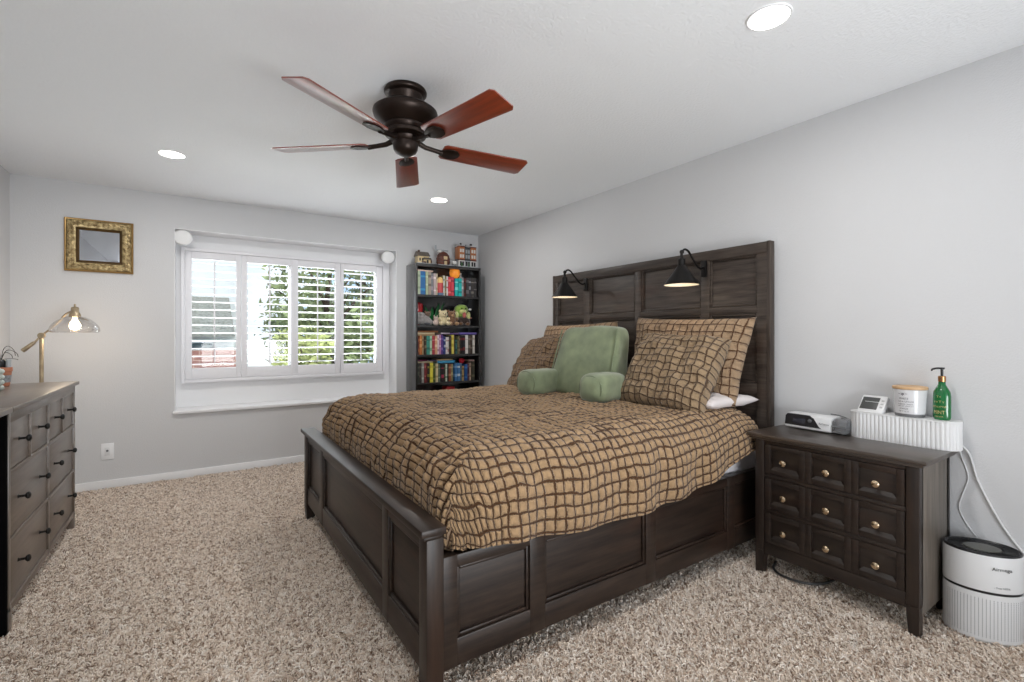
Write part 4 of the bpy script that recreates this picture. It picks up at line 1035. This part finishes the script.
def lay(u0, u1, ua, ub, z, th, d, c, c2, label, yo=.045):
    s = IW/(u1-u0); book(IX0+(ua-u0)*s, IX0+(ub-u0)*s, z, None, d, c, c2, label, 'books lying flat on top of the rows', y=KY0+yo, flat=th)
lay(88, 962, 92, 318, 1.68+.2505, .014, .16, '#e0bfae', '#c8a292', 'thin pale pink book lying flat over the sage and blue books')
zt = 1.042+.2148
lay(58, 722, 62, 250, zt-.014, .016, .15, '#a88a64', '#c8ae88', 'tan book lowest of the flat stack on the third shelf')
lay(58, 722, 62, 248, zt+.003, .017, .15, '#d9c8a4', '#b8a47c', 'cream book in the middle of the flat stack on the third shelf')
lay(58, 722, 62, 284, zt+.021, .018, .15, '#9c5f38', '#c08a5c', 'orange brown book topping the flat stack on the third shelf')
lay(58, 722, 315, 410, zt+.005, .014, .15, '#d8ccd0', '#7a5a8a', 'pale book lying flat in the middle of the third shelf')
lay(58, 722, 412, 508, zt+.001, .014, .15, '#5a4080', '#8c74b0', 'narrow purple book lying flat beside the wide lilac one')
lay(58, 722, 515, 718, zt+.0, .024, .15, '#6f5fae', '#8d80c4', 'wide lilac purple book lying flat at the end of the third shelf')
zt = .742+.2115
lay(52, 722, 62, 225, zt, .016, .15, '#d8c8a8', '#b4a27c', 'cream book lying flat at the end of the fourth shelf')
lay(52, 722, 66, 168, zt+.017, .018, .15, '#6a2548', '#4a1a38', 'maroon book lying on the flat cream one, fourth shelf')
lay(52, 722, 178, 262, zt+.0165, .012, .15, '#3a2a58', '#5a4a7a', 'dark violet book lying flat near the maroon one, fourth shelf')
lay(52, 722, 275, 465, zt-.01, .03, .15, '#2f9bd0', '#7cc6e6', 'bright blue book lying flat in the middle of the fourth shelf')
lay(52, 722, 268, 440, zt+.0205, .014, .15, '#c8a878', '#a08458', 'tan book lying on the bright blue one')
lay(52, 722, 632, 692, zt, .018, .15, '#d0a9a4', '#b08680', 'dusty rose book lying flat over the dark olive brown one')
b = BM(); box(b, -.05, .05, 0, .12, 0, .25, .004)
o = obj('red_box', b, mat('red_card', '#b02025', .5)); o.location = (2.36, KY0+.05, .432); tag(o, 'red box on the lowest visible shelf just above the comforter', 'box')

# small things in front of the books
def sx(u, u0, u1): return IX0+(u-u0)*IW/(u1-u0)
t = thing('canister', 'small red canister with a rounded cream lid in front of the top shelf books', 'canister', (sx(408, 88, 962), KY0+.028, 1.68))
b = BM(); box(b, -.03, .03, -.022, .022, 0, .028, .006); obj('base', b, mat('blue_grey_card', '#5c7690', .6), t)
b = BM(); lathe(b, [(.029, .028), (.031, .035), (.031, .13), (.029, .135)], seg=22, sy=.75); obj('body', b, mat('soft_red', '#bf4a4c', .5), t)
b = BM(); lathe(b, [(.03, .135), (.031, .15), (.029, .175), (.02, .192), (.001, .198)], seg=22, sy=.75); obj('lid', b, mat('warm_cream', '#e8bf7a', .5), t)
b = BM(); n_ = 20
lathe(b, [(.001, 0), (.03, .006), (.052, .03), (.06, .062), (.054, .092), (.034, .115), (.001, .122)], seg=30)
o = obj('glow_globe', b, mat('orange_globe', '#e08a2c', .5, emit='#ff9a3c', estr=.35, var=.35, vscale=22)); o.location = (sx(655, 88, 962), KY0+.095, 1.68+.2015)
tag(o, 'glowing orange globe resting on the teal and navy books', 'globe')
t = thing('figurine', 'tiny grey and white figurine on the books right of the orange globe', 'figurine', (sx(745, 88, 962), KY0+.1, 1.68+.216))
b = BM(); lathe(b, [(.014, 0), (.015, .006), (.008, .02), (.01, .03), (.001, .04)], seg=14); obj('body', b, mat('pale_grey', '#a9adb0'), t)
b = BM(); ball(b, (0, 0, .045), .013, seg=12); obj('head', b, WHITEP, t, 180)
b = BM(); ball(b, (0, 0, 0), .03, 1, .8, .95, 14); ball(b, (-.018, 0, .012), .018, 1, .8, 1, 10); ball(b, (.02, 0, .01), .018, 1, .8, 1, 10)
o = obj('felt_heart', b, mat('bright_red', '#c3152c', .45), None, 180); o.location = (sx(565, 52, 722), KY0+.09, .742+.215); tag(o, 'small bright red plush lump on the fourth shelf books', 'toy')

# ------------------------------------------------------------------ plush toys on the second shelf
def fuzzy(name, c, s=.35): return mat(name, c, .95, sheen=.5, bump=.9, bscale=110, var=s, vscale=40)
def plush_body(bm_list, voxel=.006):
    pass
def blob(name, balls, m, parent, voxel=.006):
    """one continuous body grown from overlapping ellipsoids"""
    b = BM()
    for (c, r, sc) in balls: ball(b, c, r, *sc, seg=16)
    o = obj(name, b, m, parent, 180)
    rm = o.modifiers.new('fuse', 'REMESH'); rm.mode = 'VOXEL'; rm.voxel_size = voxel; rm.use_smooth_shade = True
    sm = o.modifiers.new('smooth', 'SMOOTH'); sm.iterations = 4; sm.factor = .6
    return o
EYE = mat('toy_eye', '#0c0c0c', .15)
def teddy(x, label, fur, snout, s, z=1.354, y=4.79, sit=1, rot=0):
    t = thing('plush_bear', label, 'plush toy', (x, y, z), rot, 'plush toys on the second shelf')
    blob('body', [((0, 0, .055*s), .052*s, (1, .85, 1.08)), ((0, -.005*s, .125*s), .046*s, (1.1, .95, .95))], fur, t, .005)
    for q in (-1, 1):
        b = BM(); ball(b, (q*.036*s, 0, .163*s), .017*s, 1, .6, 1, 12); obj('ear', b, fur, t, 180)
        b = BM(); ball(b, (q*.042*s, -.05*s, .024*s), .026*s, 1, 1.15, .9, 12); obj('foot', b, snout, t, 180)
        b = BM(); ball(b, (q*.052*s, -.03*s, .075*s), .018*s, 1, 1.3, 1.3, 12); obj('paw', b, fur, t, 180)
        b = BM(); ball(b, (q*.016*s, -.046*s, .133*s), .0055*s, seg=8); obj('eye', b, EYE, t, 180)
    b = BM(); ball(b, (0, -.043*s, .115*s), .021*s, 1.1, .9, .8, 12); sn = obj('snout', b, snout, t, 180)
    b = BM(); ball(b, (0, -.064*s, .12*s), .0065*s, 1.3, .8, .8, 8); obj('nose', b, EYE, sn, 180)
    return t
def X2(u): return IX0+(u-185)*IW/(905-185)
CREAM = fuzzy('cream_plush', '#dac9a0', .12); BRN = fuzzy('brown_plush', '#7d5a40', .2); TAN = fuzzy('tan_plush', '#b08a64', .15); GRY = fuzzy('grey_plush', '#8f8a88', .2); DBR = fuzzy('dark_brown_plush', '#33211b', .3); PNK = fuzzy('pink_white_plush', '#c9b3a8', .12)
teddy(X2(500), 'cream plush bear with a round pale body sitting on the second shelf', CREAM, CREAM, .98, y=4.775)
teddy(X2(608), 'brown plush bear with tan feet sitting beside the cream one', BRN, TAN, .98, y=4.785)
# big slumped grey animal
t = thing('plush_animal', 'large slumped grey plush animal at the left hand end of the second shelf', 'plush toy', (X2(285), 4.80, 1.354), 0, 'plush toys on the second shelf')
blob('body', [((0, 0, .055), .062, (1.45, .9, .9)), ((-.035, -.01, .1), .05, (1.15, .9, .9)), ((.06, -.02, .035), .036, (1.3, .9, .9))], GRY, t, .006)
b = BM(); ball(b, (-.075, -.02, .05), .034, .7, .6, 1.2, 12); obj('ear', b, GRY, t, 180)
b = BM(); ball(b, (.02, -.06, .016), .02, 1.9, .8, .7, 12); obj('paw', b, fuzzy('charcoal_plush', '#3a3a40', .2), t, 180)
for q in (-.03, .015): b = BM(); ball(b, (q-.02, -.056, .11), .005, seg=8); obj('eye', b, EYE, t, 180)
# small dusty pink and small brown plush
t = thing('plush_animal', 'small dusty pink plush between the grey and cream toys', 'plush toy', (X2(415), 4.77, 1.354), 0, 'plush toys on the second shelf')
blob('body', [((0, 0, .032), .034, (1, .85, 1)), ((0, -.004, .075), .026, (1.1, .9, .9))], PNK, t, .005)
for q in (-1, 1): b = BM(); ball(b, (q*.018, 0, .1), .01, .6, .5, 1.6, 10); obj('ear', b, PNK, t, 180)
for q in (-1, 1): b = BM(); ball(b, (q*.009, -.027, .08), .0035, seg=8); obj('eye', b, EYE, t, 180)
t = thing('plush_animal', 'small brown plush peeking above the dusty pink one', 'plush toy', (X2(362), 4.865, 1.354), 0, 'plush toys on the second shelf')
blob('body', [((0, 0, .05), .044, (.9, .8, 1.15)), ((0, -.004, .125), .032, (1.1, .9, .95))], fuzzy('taupe_plush', '#7c6456', .2), t, .005)
for q in (-1, 1): b = BM(); ball(b, (q*.026, 0, .15), .013, 1, .6, 1, 10); obj('ear', b, BRN, t, 180)
for q in (-1, 1): b = BM(); ball(b, (q*.011, -.032, .13), .004, seg=8); obj('eye', b, EYE, t, 180)
# dark brown monkey-like toy with pink muzzle, green toy draped on top
t = thing('plush_monkey', 'dark brown plush lying at the right hand end of the second shelf', 'plush toy', (X2(745), 4.79, 1.354), 0, 'plush toys on the second shelf')
blob('body', [((0, 0, .05), .055, (1.6, .8, .9)), ((.045, -.01, .045), .05, (1, .85, .9)), ((-.05, -.01, .04), .045, (1, .85, .85))], DBR, t, .006)
for q in (-1, 1): b = BM(); ball(b, (q*.045, -.05, .022), .024, 1.2, .9, .85, 12); obj('foot', b, fuzzy('mid_brown_plush', '#6a4a32', .2), t, 180)
b = BM(); ball(b, (.1, -.01, .09), .014, 1.4, .7, .7, 10); obj('paw', b, fuzzy('pink_plush', '#c07a6c', .1), t, 180)
t = thing('plush_dinosaur', 'green plush with a pale yellow fringe and pink muzzle perched on the dark brown toy', 'plush toy', (X2(742), 4.80, 1.354+.092), 0, 'plush toys on the second shelf'); t.scale = (1.2, 1.1, 1.12)
LGR = fuzzy('lime_plush', '#8fae4e', .15); YEL = fuzzy('pale_yellow_plush', '#cfd08a', .12)
blob('body', [((0, .01, .085), .056, (1.25, .95, .95)), ((0, .01, .04), .05, (1.3, .8, .8))], LGR, t, .006)
for q in (-1, 1):
    b = BM(); ball(b, (q*.062, -.02, .02), .024, .8, .8, 1.7, 12); obj('ear_flap', b, YEL, t, 180)
    b = BM(); ball(b, (q*.02, -.046, .09), .007, seg=8); obj('eye', b, EYE, t, 180)
b = BM(); ball(b, (0, -.03, .06), .032, 1.2, .7, .8, 14); obj('face', b, YEL, t, 180)
b = BM(); ball(b, (.004, -.052, .025), .022, .9, .8, 1.4, 12); obj('muzzle', b, fuzzy('rose_plush', '#c0645c', .15), t, 180)
b = BM(); ball(b, (.088, .0, .085), .014, 1.2, .7, .7, 10); obj('tag', b, WHITEP, t, 180)
# glossy red balloon-like heart and green leafy sprays behind
t = thing('red_pouch', 'glossy red pouch standing behind the large grey plush', 'pouch', (X2(262), 4.88, 1.354))
b = BM(); lathe(b, [(.02, 0), (.03, .1), (.042, .16), (.046, .2), (.04, .235), (.02, .25), (.001, .252)], seg=20, sx=1.15, sy=.8); obj('pouch_body', b, mat('glossy_red', '#b3101c', .2, coat=.4), t)
b = BM(); tube(b, [(-.02, -.03, .23), (0, -.036, .24), (.02, -.03, .23)], .004); obj('stitching', b, mat('bright_red', '#c3152c'), t)
t = thing('leafy_spray', 'dark green artificial leaves standing behind the plush toys', 'artificial plant', (X2(485), 4.9, 1.354))
b = BM()
for (bx, dx, z1, wd) in ((-.1, -.045, .2, .03), (-.08, .03, .19, .03), (-.02, .05, .235, .026), (.0, .095, .24, .022), (.1, .06, .17, .03), (.12, .02, .15, .034), (.05, -.03, .14, .03)):
    pts = []
    for k in range(7):
        q = k/6; pts.append((Vector((bx+dx*q*q, -.02*sin(pi*q), .02+z1*q)), wd*sin(pi*min(1, q*.9+.08))))
    L_ = [b.verts.new(p+Vector((-w_*.8, 0, w_*.3))) for p, w_ in pts]; C_ = [b.verts.new(p+Vector((0, .008, 0))) for p, w_ in pts]; R_ = [b.verts.new(p+Vector((w_*.8, 0, -w_*.3))) for p, w_ in pts]
    bridge(b, L_, C_, closed=False); bridge(b, C_, R_, closed=False)
    q2 = b
lf = obj('leaf', b, mat('green_leaf', '#1d6a34', .35, var=.3, vscale=20), t, 180); lf.modifiers.new('thickness', 'SOLIDIFY').thickness = .002
b = BM(); tube(b, [(-.1, 0, 0), (-.1, 0, .05)], .004); tube(b, [(0, 0, 0), (0, 0, .05)], .004); tube(b, [(.1, 0, 0), (.1, 0, .05)], .004); box(b, -.12, .13, -.012, .012, 0, .012, .004); obj('stem', b, mat('green_stem', '#274a26', .6), t)

# ------------------------------------------------------------------ brick-toy buildings on top of the bookcase
TG = 'toy buildings on top of the bookcase'; TY0 = 4.80; TZ = KH
def win_grid(b, x0, x1, z0, z1, nx_, nz_, y, wd, hh_):
    for i in range(nx_):
        for j in range(nz_):
            cx_ = x0+(x1-x0)*(i+.5)/nx_; cz = z0+(z1-z0)*(j+.5)/nz_; box(b, cx_-wd/2, cx_+wd/2, y-.004, y+.004, cz-hh_/2, cz+hh_/2)
SAND = mat('toy_tan', '#c9b48c', .4); DBRN = mat('toy_brown', '#4c342a', .4); TGRY = mat('toy_grey', '#5a5a5c', .4); TWHT = mat('toy_white', '#d8d6d2', .4); TORG = mat('toy_brick_orange', '#b06f42', .4); TRED = mat('toy_dark_red', '#5e2018', .4); TBLK = mat('toy_black', '#202226', .4); TLG = mat('toy_light_grey', '#9fa3a6', .4); TGN = mat('toy_green', '#3d6a3a', .4)
# cottage
t = thing('toy_house', 'small toy cottage with cream walls and a grey roof on top of the bookcase', 'toy building', (2.05, TY0, TZ), 0, TG)
b = BM(); box(b, -.085, .095, -.06, .07, 0, .012, .002); obj('base_plate', b, TLG, t)
b = BM(); box(b, -.065, .06, -.035, .055, .012, .09, .002); box(b, .0, .07, -.052, -.03, .012, .055, .002); wl = obj('wall', b, SAND, t)
b = BM(); win_grid(b, -.06, .0, .02, .08, 2, 1, -.036, .016, .03); box(b, .025, .045, -.056, -.05, .012, .045); obj('window', b, TBLK, wl)
b = BM()
prism(b, [(-.05, .088), (.01, .14), (.07, .088)], -.075, .07, M=Matrix(((0, 0, 1, 0), (1, 0, 0, 0), (0, 1, 0, 0), (0, 0, 0, 1)))); prism(b, [(-.066, .05), (-.04, .074), (-.02, .054)], -.005, .078, M=Matrix(((0, 0, 1, 0), (1, 0, 0, 0), (0, 1, 0, 0), (0, 0, 0, 1)))); obj('roof', b, mat('toy_roof_grey', '#5d554e', .5), t)
b = BM(); box(b, -.05, -.03, .0, .02, .11, .155, .002); obj('chimney', b, DBRN, t)
b = BM(); box(b, -.03, .02, -.056, -.045, .012, .03, .002); box(b, .06, .09, -.05, -.02, .012, .05, .006); obj('shrub', b, DBRN, t)
# round brown hut with a windvane
t = thing('toy_hut', 'round brown toy hut with a projecting wind vane in the middle of the bookcase top', 'toy building', (2.295, TY0, TZ), 0, TG); t.scale = (1.12, 1.1, 1.15)
b = BM(); box(b, -.085, .085, -.06, .06, 0, .01, .002); obj('base_plate', b, TLG, t)
b = BM(); lathe(b, [(.055, .01), (.068, .03), (.07, .07), (.06, .105), (.04, .13), (.015, .142)], (0, .005, 0), 12, sy=.8); hb_ = obj('hut_body', b, mat('toy_rust', '#5c3226', .5, var=.5, vscale=45), t, 20)
b = BM(); 
for z_, r_ in ((.04, .07), (.075, .07), (.105, .061)): lathe(b, [(r_, z_-.003), (r_+.004, z_), (r_, z_+.003)], (0, .005, 0), 12, sy=.8)
obj('hoop', b, DBRN, hb_)
b = BM(); box(b, -.018, .018, -.058, -.04, .06, .09, .002); box(b, -.012, .012, -.06, -.045, .01, .045, .002); obj('window', b, SAND, hb_)
b = BM(); box(b, -.09, .05, -.008, .008, .148, .158, .002); box(b, -.09, -.075, -.006, .006, .15, .195, .002); tube(b, [(0, 0, .13), (0, 0, .16)], .006); obj('wind_vane', b, TLG, t)
b = BM(); box(b, -.06, -.03, -.02, .02, .13, .15, .002); obj('deck', b, TWHT, t)
# little walker toy between hut and tall building
t = thing('toy_robot', 'small white toy walker standing between the hut and the tall building', 'toy', (2.415, TY0-.03, TZ), 0, None)
b = BM(); box(b, -.028, .018, -.02, .02, .03, .065, .004); obj('body', b, TWHT, t)
b = BM(); box(b, .012, .036, -.014, .014, .06, .09, .005); obj('head', b, TGRY, t)
for x_ in (-.024, .01):
    for y_ in (-.014, .01): b = BM(); box(b, x_, x_+.008, y_, y_+.008, 0, .032, .001); obj('leg', b, TLG, t)
# three-bay townhouse
t = thing('toy_townhouse', 'tall three bay toy townhouse with orange and grey fronts on the bookcase top', 'toy building', (2.575, TY0, TZ), 0, TG); t.scale = (.97, 1, 1.08)
b = BM(); box(b, -.125, .125, -.07, .07, 0, .01, .002); obj('base_plate', b, TLG, t)
for x0, x1, m_, zt_ in ((-.112, -.04, TORG, .215), (-.038, .036, TGRY, .205), (.038, .112, TORG, .215)):
    b = BM(); box(b, x0, x1, -.045, .06, .075, zt_, .001); wl = obj('facade', b, m_, t)
    b = BM(); box(b, x0, x1, -.045, .06, .01, .075, .001); obj('shop_front', b, TWHT if m_ is TORG else TLG, t)
    b = BM(); win_grid(b, x0+.006, x1-.006, .09, zt_-.01, 2, 2, -.047, .02, .034); obj('window', b, TWHT if m_ is TORG else TLG, wl)
    
    for c0, c1 in ((.076, .088), (zt_, zt_+.009)): b = BM(); box(b, x0-.001, x1+.001, -.053, .06, c0, c1, .001); obj('cornice', b, TRED if m_ is TORG else TBLK, wl)
    b = BM(); win_grid(b, x0+.006, x1-.006, .012, .07, 2, 1, -.047, .02, .045); obj('door', b, TBLK, t)
b = BM(); box(b, -.1, -.05, -.02, .04, .224, .24, .002); box(b, .05, .1, -.02, .04, .224, .242, .002); obj('parapet', b, TWHT, t)
b = BM(); box(b, -.07, -.056, .0, .02, .238, .262, .002); box(b, .06, .085, .0, .02, .24, .265, .003); tube(b, [(0, .0, .205), (0, 0, .25)], .004); obj('chimney', b, TBLK, t)
b = BM(); box(b, -.09, -.08, -.066, -.056, .01, .05, .002); box(b, .0, .01, -.066, -.056, .01, .045, .002); obj('shrub', b, TGN, t)

# ================================================================== OUTSIDE
b = BM(); box(b, -14, 16, 5.6, 30, -.6, -.5); struct('outside_ground', b, mat('lawn', '#5f6b41', .95, var=.4, vscale=3))
# neighbour's white house
t = thing('neighbour_house', 'white stucco house with a grey shingled lean-to seen through the shutters', 'house', (-1.2, 13.2, -.5))
STU = mat('stucco', '#e3e6ea', .9); SHG = mat('grey_shingle', '#8d8e88', .9, var=.3, vscale=20); EAV = mat('eave', '#6f747a', .7)
b = BM(); box(b, -6, 2.3, 0, 8, 0, 5.2); hw_ = obj('wall', b, STU, t)
b = BM()
Mg = Matrix(((1, 0, 0, 0), (0, 0, 1, 0), (0, 1, 0, 0), (0, 0, 0, 1)))
prism(b, [(-6.4, 4.9), (-1.6, 7.4), (2.75, 4.9), (2.75, 4.7), (-1.6, 7.15), (-6.4, 4.7)], -.5, 8, M=Mg); obj('roof', b, EAV, t)
b = BM()
for k in range(7):      # courses of shingle
    z1 = 2.66-.125*k; y1 = -.29*k; a = ring(b, [(-5, y1+.02, z1), (1.9, y1+.02, z1), (1.9, y1-.32, z1-.135), (-5, y1-.32, z1-.135)]); c = ring(b, [(-5, y1+.02, z1-.06), (1.9, y1+.02, z1-.06), (1.9, y1-.32, z1-.185), (-5, y1-.32, z1-.185)])
    bridge(b, a, c); cap(b, a); cap(b, c, 0, True)
obj('lean_to_roof', b, SHG, t)
b = BM(); box(b, -5, 1.85, -1.85, 0, 0, 1.72); lw_ = obj('lean_to_wall', b, STU, t)
b = BM(); box(b, 1.1, 1.52, -1.89, -1.83, 1.2, 1.6, .01); obj('window', b, mat('dark_window', '#2f4850', .1), lw_)
# brick garden wall
b = BM(); m = bpy.data.materials.new('garden_brick'); m.use_nodes = True; nt = m.node_tree; br = nd(nt, 'ShaderNodeTexBrick'); tcn = nd(nt, 'ShaderNodeTexCoord'); mpn = nd(nt, 'ShaderNodeMapping'); mpn.inputs['Rotation'].default_value = (R(90), 0, 0)
br.inputs['Color1'].default_value = lin('#8a5a50'); br.inputs['Color2'].default_value = lin('#75483f'); br.inputs['Mortar'].default_value = lin('#a58d84'); br.inputs['Scale'].default_value = 3
nt.links.new(tcn.outputs['Object'], mpn.inputs[0]); nt.links.new(mpn.outputs[0], br.inputs[0]); nt.links.new(br.outputs[0], nt.nodes['Principled BSDF'].inputs[0])
box(b, -5, .68, 9.5, 9.7, -.5, 1.0, .01); tag(obj('garden_wall', b, m), 'low red brick garden wall outside the window', 'garden wall')
def tree(x, y, h, r, c1, label, n=2600, seed=0, trunk=.12, cz=.62, leaf=.1):
    rnd = random.Random(seed); t = thing('tree', label, 'tree', (x, y, -.5), 0, 'trees outside the window')
    b = BM(); tube(b, smooth_path([(0, 0, 0), (.1, .05, h*.3), (-.05, 0, h*.55), (.05, 0, h*.8)], 4), [trunk*(1-.7*k/12) for k in range(13)], 8)
    for k in range(7):
        a = rnd.uniform(0, 2*pi); z0 = h*rnd.uniform(.3, .6); tube(b, [(0, 0, z0), (r*.5*cos(a), r*.5*sin(a), z0+h*.16), (r*.85*cos(a), r*.85*sin(a), z0+h*.25)], [trunk*.4, trunk*.25, trunk*.1], 6)
    obj('trunk', b, mat('bark', '#57483b', .95, var=.3, vscale=12), t)
    b = BM(); cl = [(Vector((rnd.uniform(-.6, .6)*r, rnd.uniform(-.6, .6)*r, h*(cz+rnd.uniform(-.3, .3)))), r*rnd.uniform(.3, .55)) for _ in range(16)]
    for k in range(n):
        c, q = cl[k % len(cl)]; d = Vector((rnd.gauss(0, 1), rnd.gauss(0, 1), rnd.gauss(0, .8))).normalized()*q*rnd.uniform(.5, 1); p = c+d
        e1 = Vector((rnd.gauss(0, 1), rnd.gauss(0, 1), rnd.gauss(0, 1))).normalized(); e2 = e1.orthogonal().normalized(); s = leaf*rnd.uniform(.6, 1.3)
        vs = [b.verts.new(p+e1*s), b.verts.new(p+e2*s*.45), b.verts.new(p-e1*s), b.verts.new(p-e2*s*.45)]; b.faces.new(vs)
    obj('foliage', b, mat('leaf_'+c1.strip('#'), c1, .6, var=.45, vscale=1.6), t, None)
tree(2.6, 11.5, 4.2, 1.5, '#8f9c6c', 'leafy green tree behind the second shutter panel', 3200, 1)
tree(1.62, 9.4, 2.0, .72, '#a9b070', 'yellow green bush low in the second shutter panel', 1000, 2, .05, .55, .08)
tree(4.2, 12.5, 5.4, 1.7, '#7f8f70', 'grey green tree behind the third shutter panel', 3400, 3)
tree(6.2, 13.5, 4.9, 1.7, '#84946a', 'dense green tree behind the fourth shutter panel', 3400, 4)
tree(3.6, 9.6, 2.6, 1.1, '#98a674', 'bright green shrub in front of the grey green tree', 1300, 5, .06, .55, .09)
tree(5.2, 10.6, 2.3, 1.2, '#8c9a6a', 'round shrub low in the fourth shutter panel', 1300, 6, .06, .55, .09)
tree(2.95, 14.6, 3.4, 1.45, '#8a966c', 'wide olive green tree low behind the second shutter panel', 2600, 7, .1, .5)
tree(4.6, 17.0, 4.0, 2.2, '#7c8c68', 'broad grey green tree far back between the second and third shutter panels', 2600, 8, .1, .5)
tree(8.2, 17.5, 4.4, 2.4, '#84936c', 'broad green tree far back behind the fourth shutter panel', 2600, 9, .1, .5)
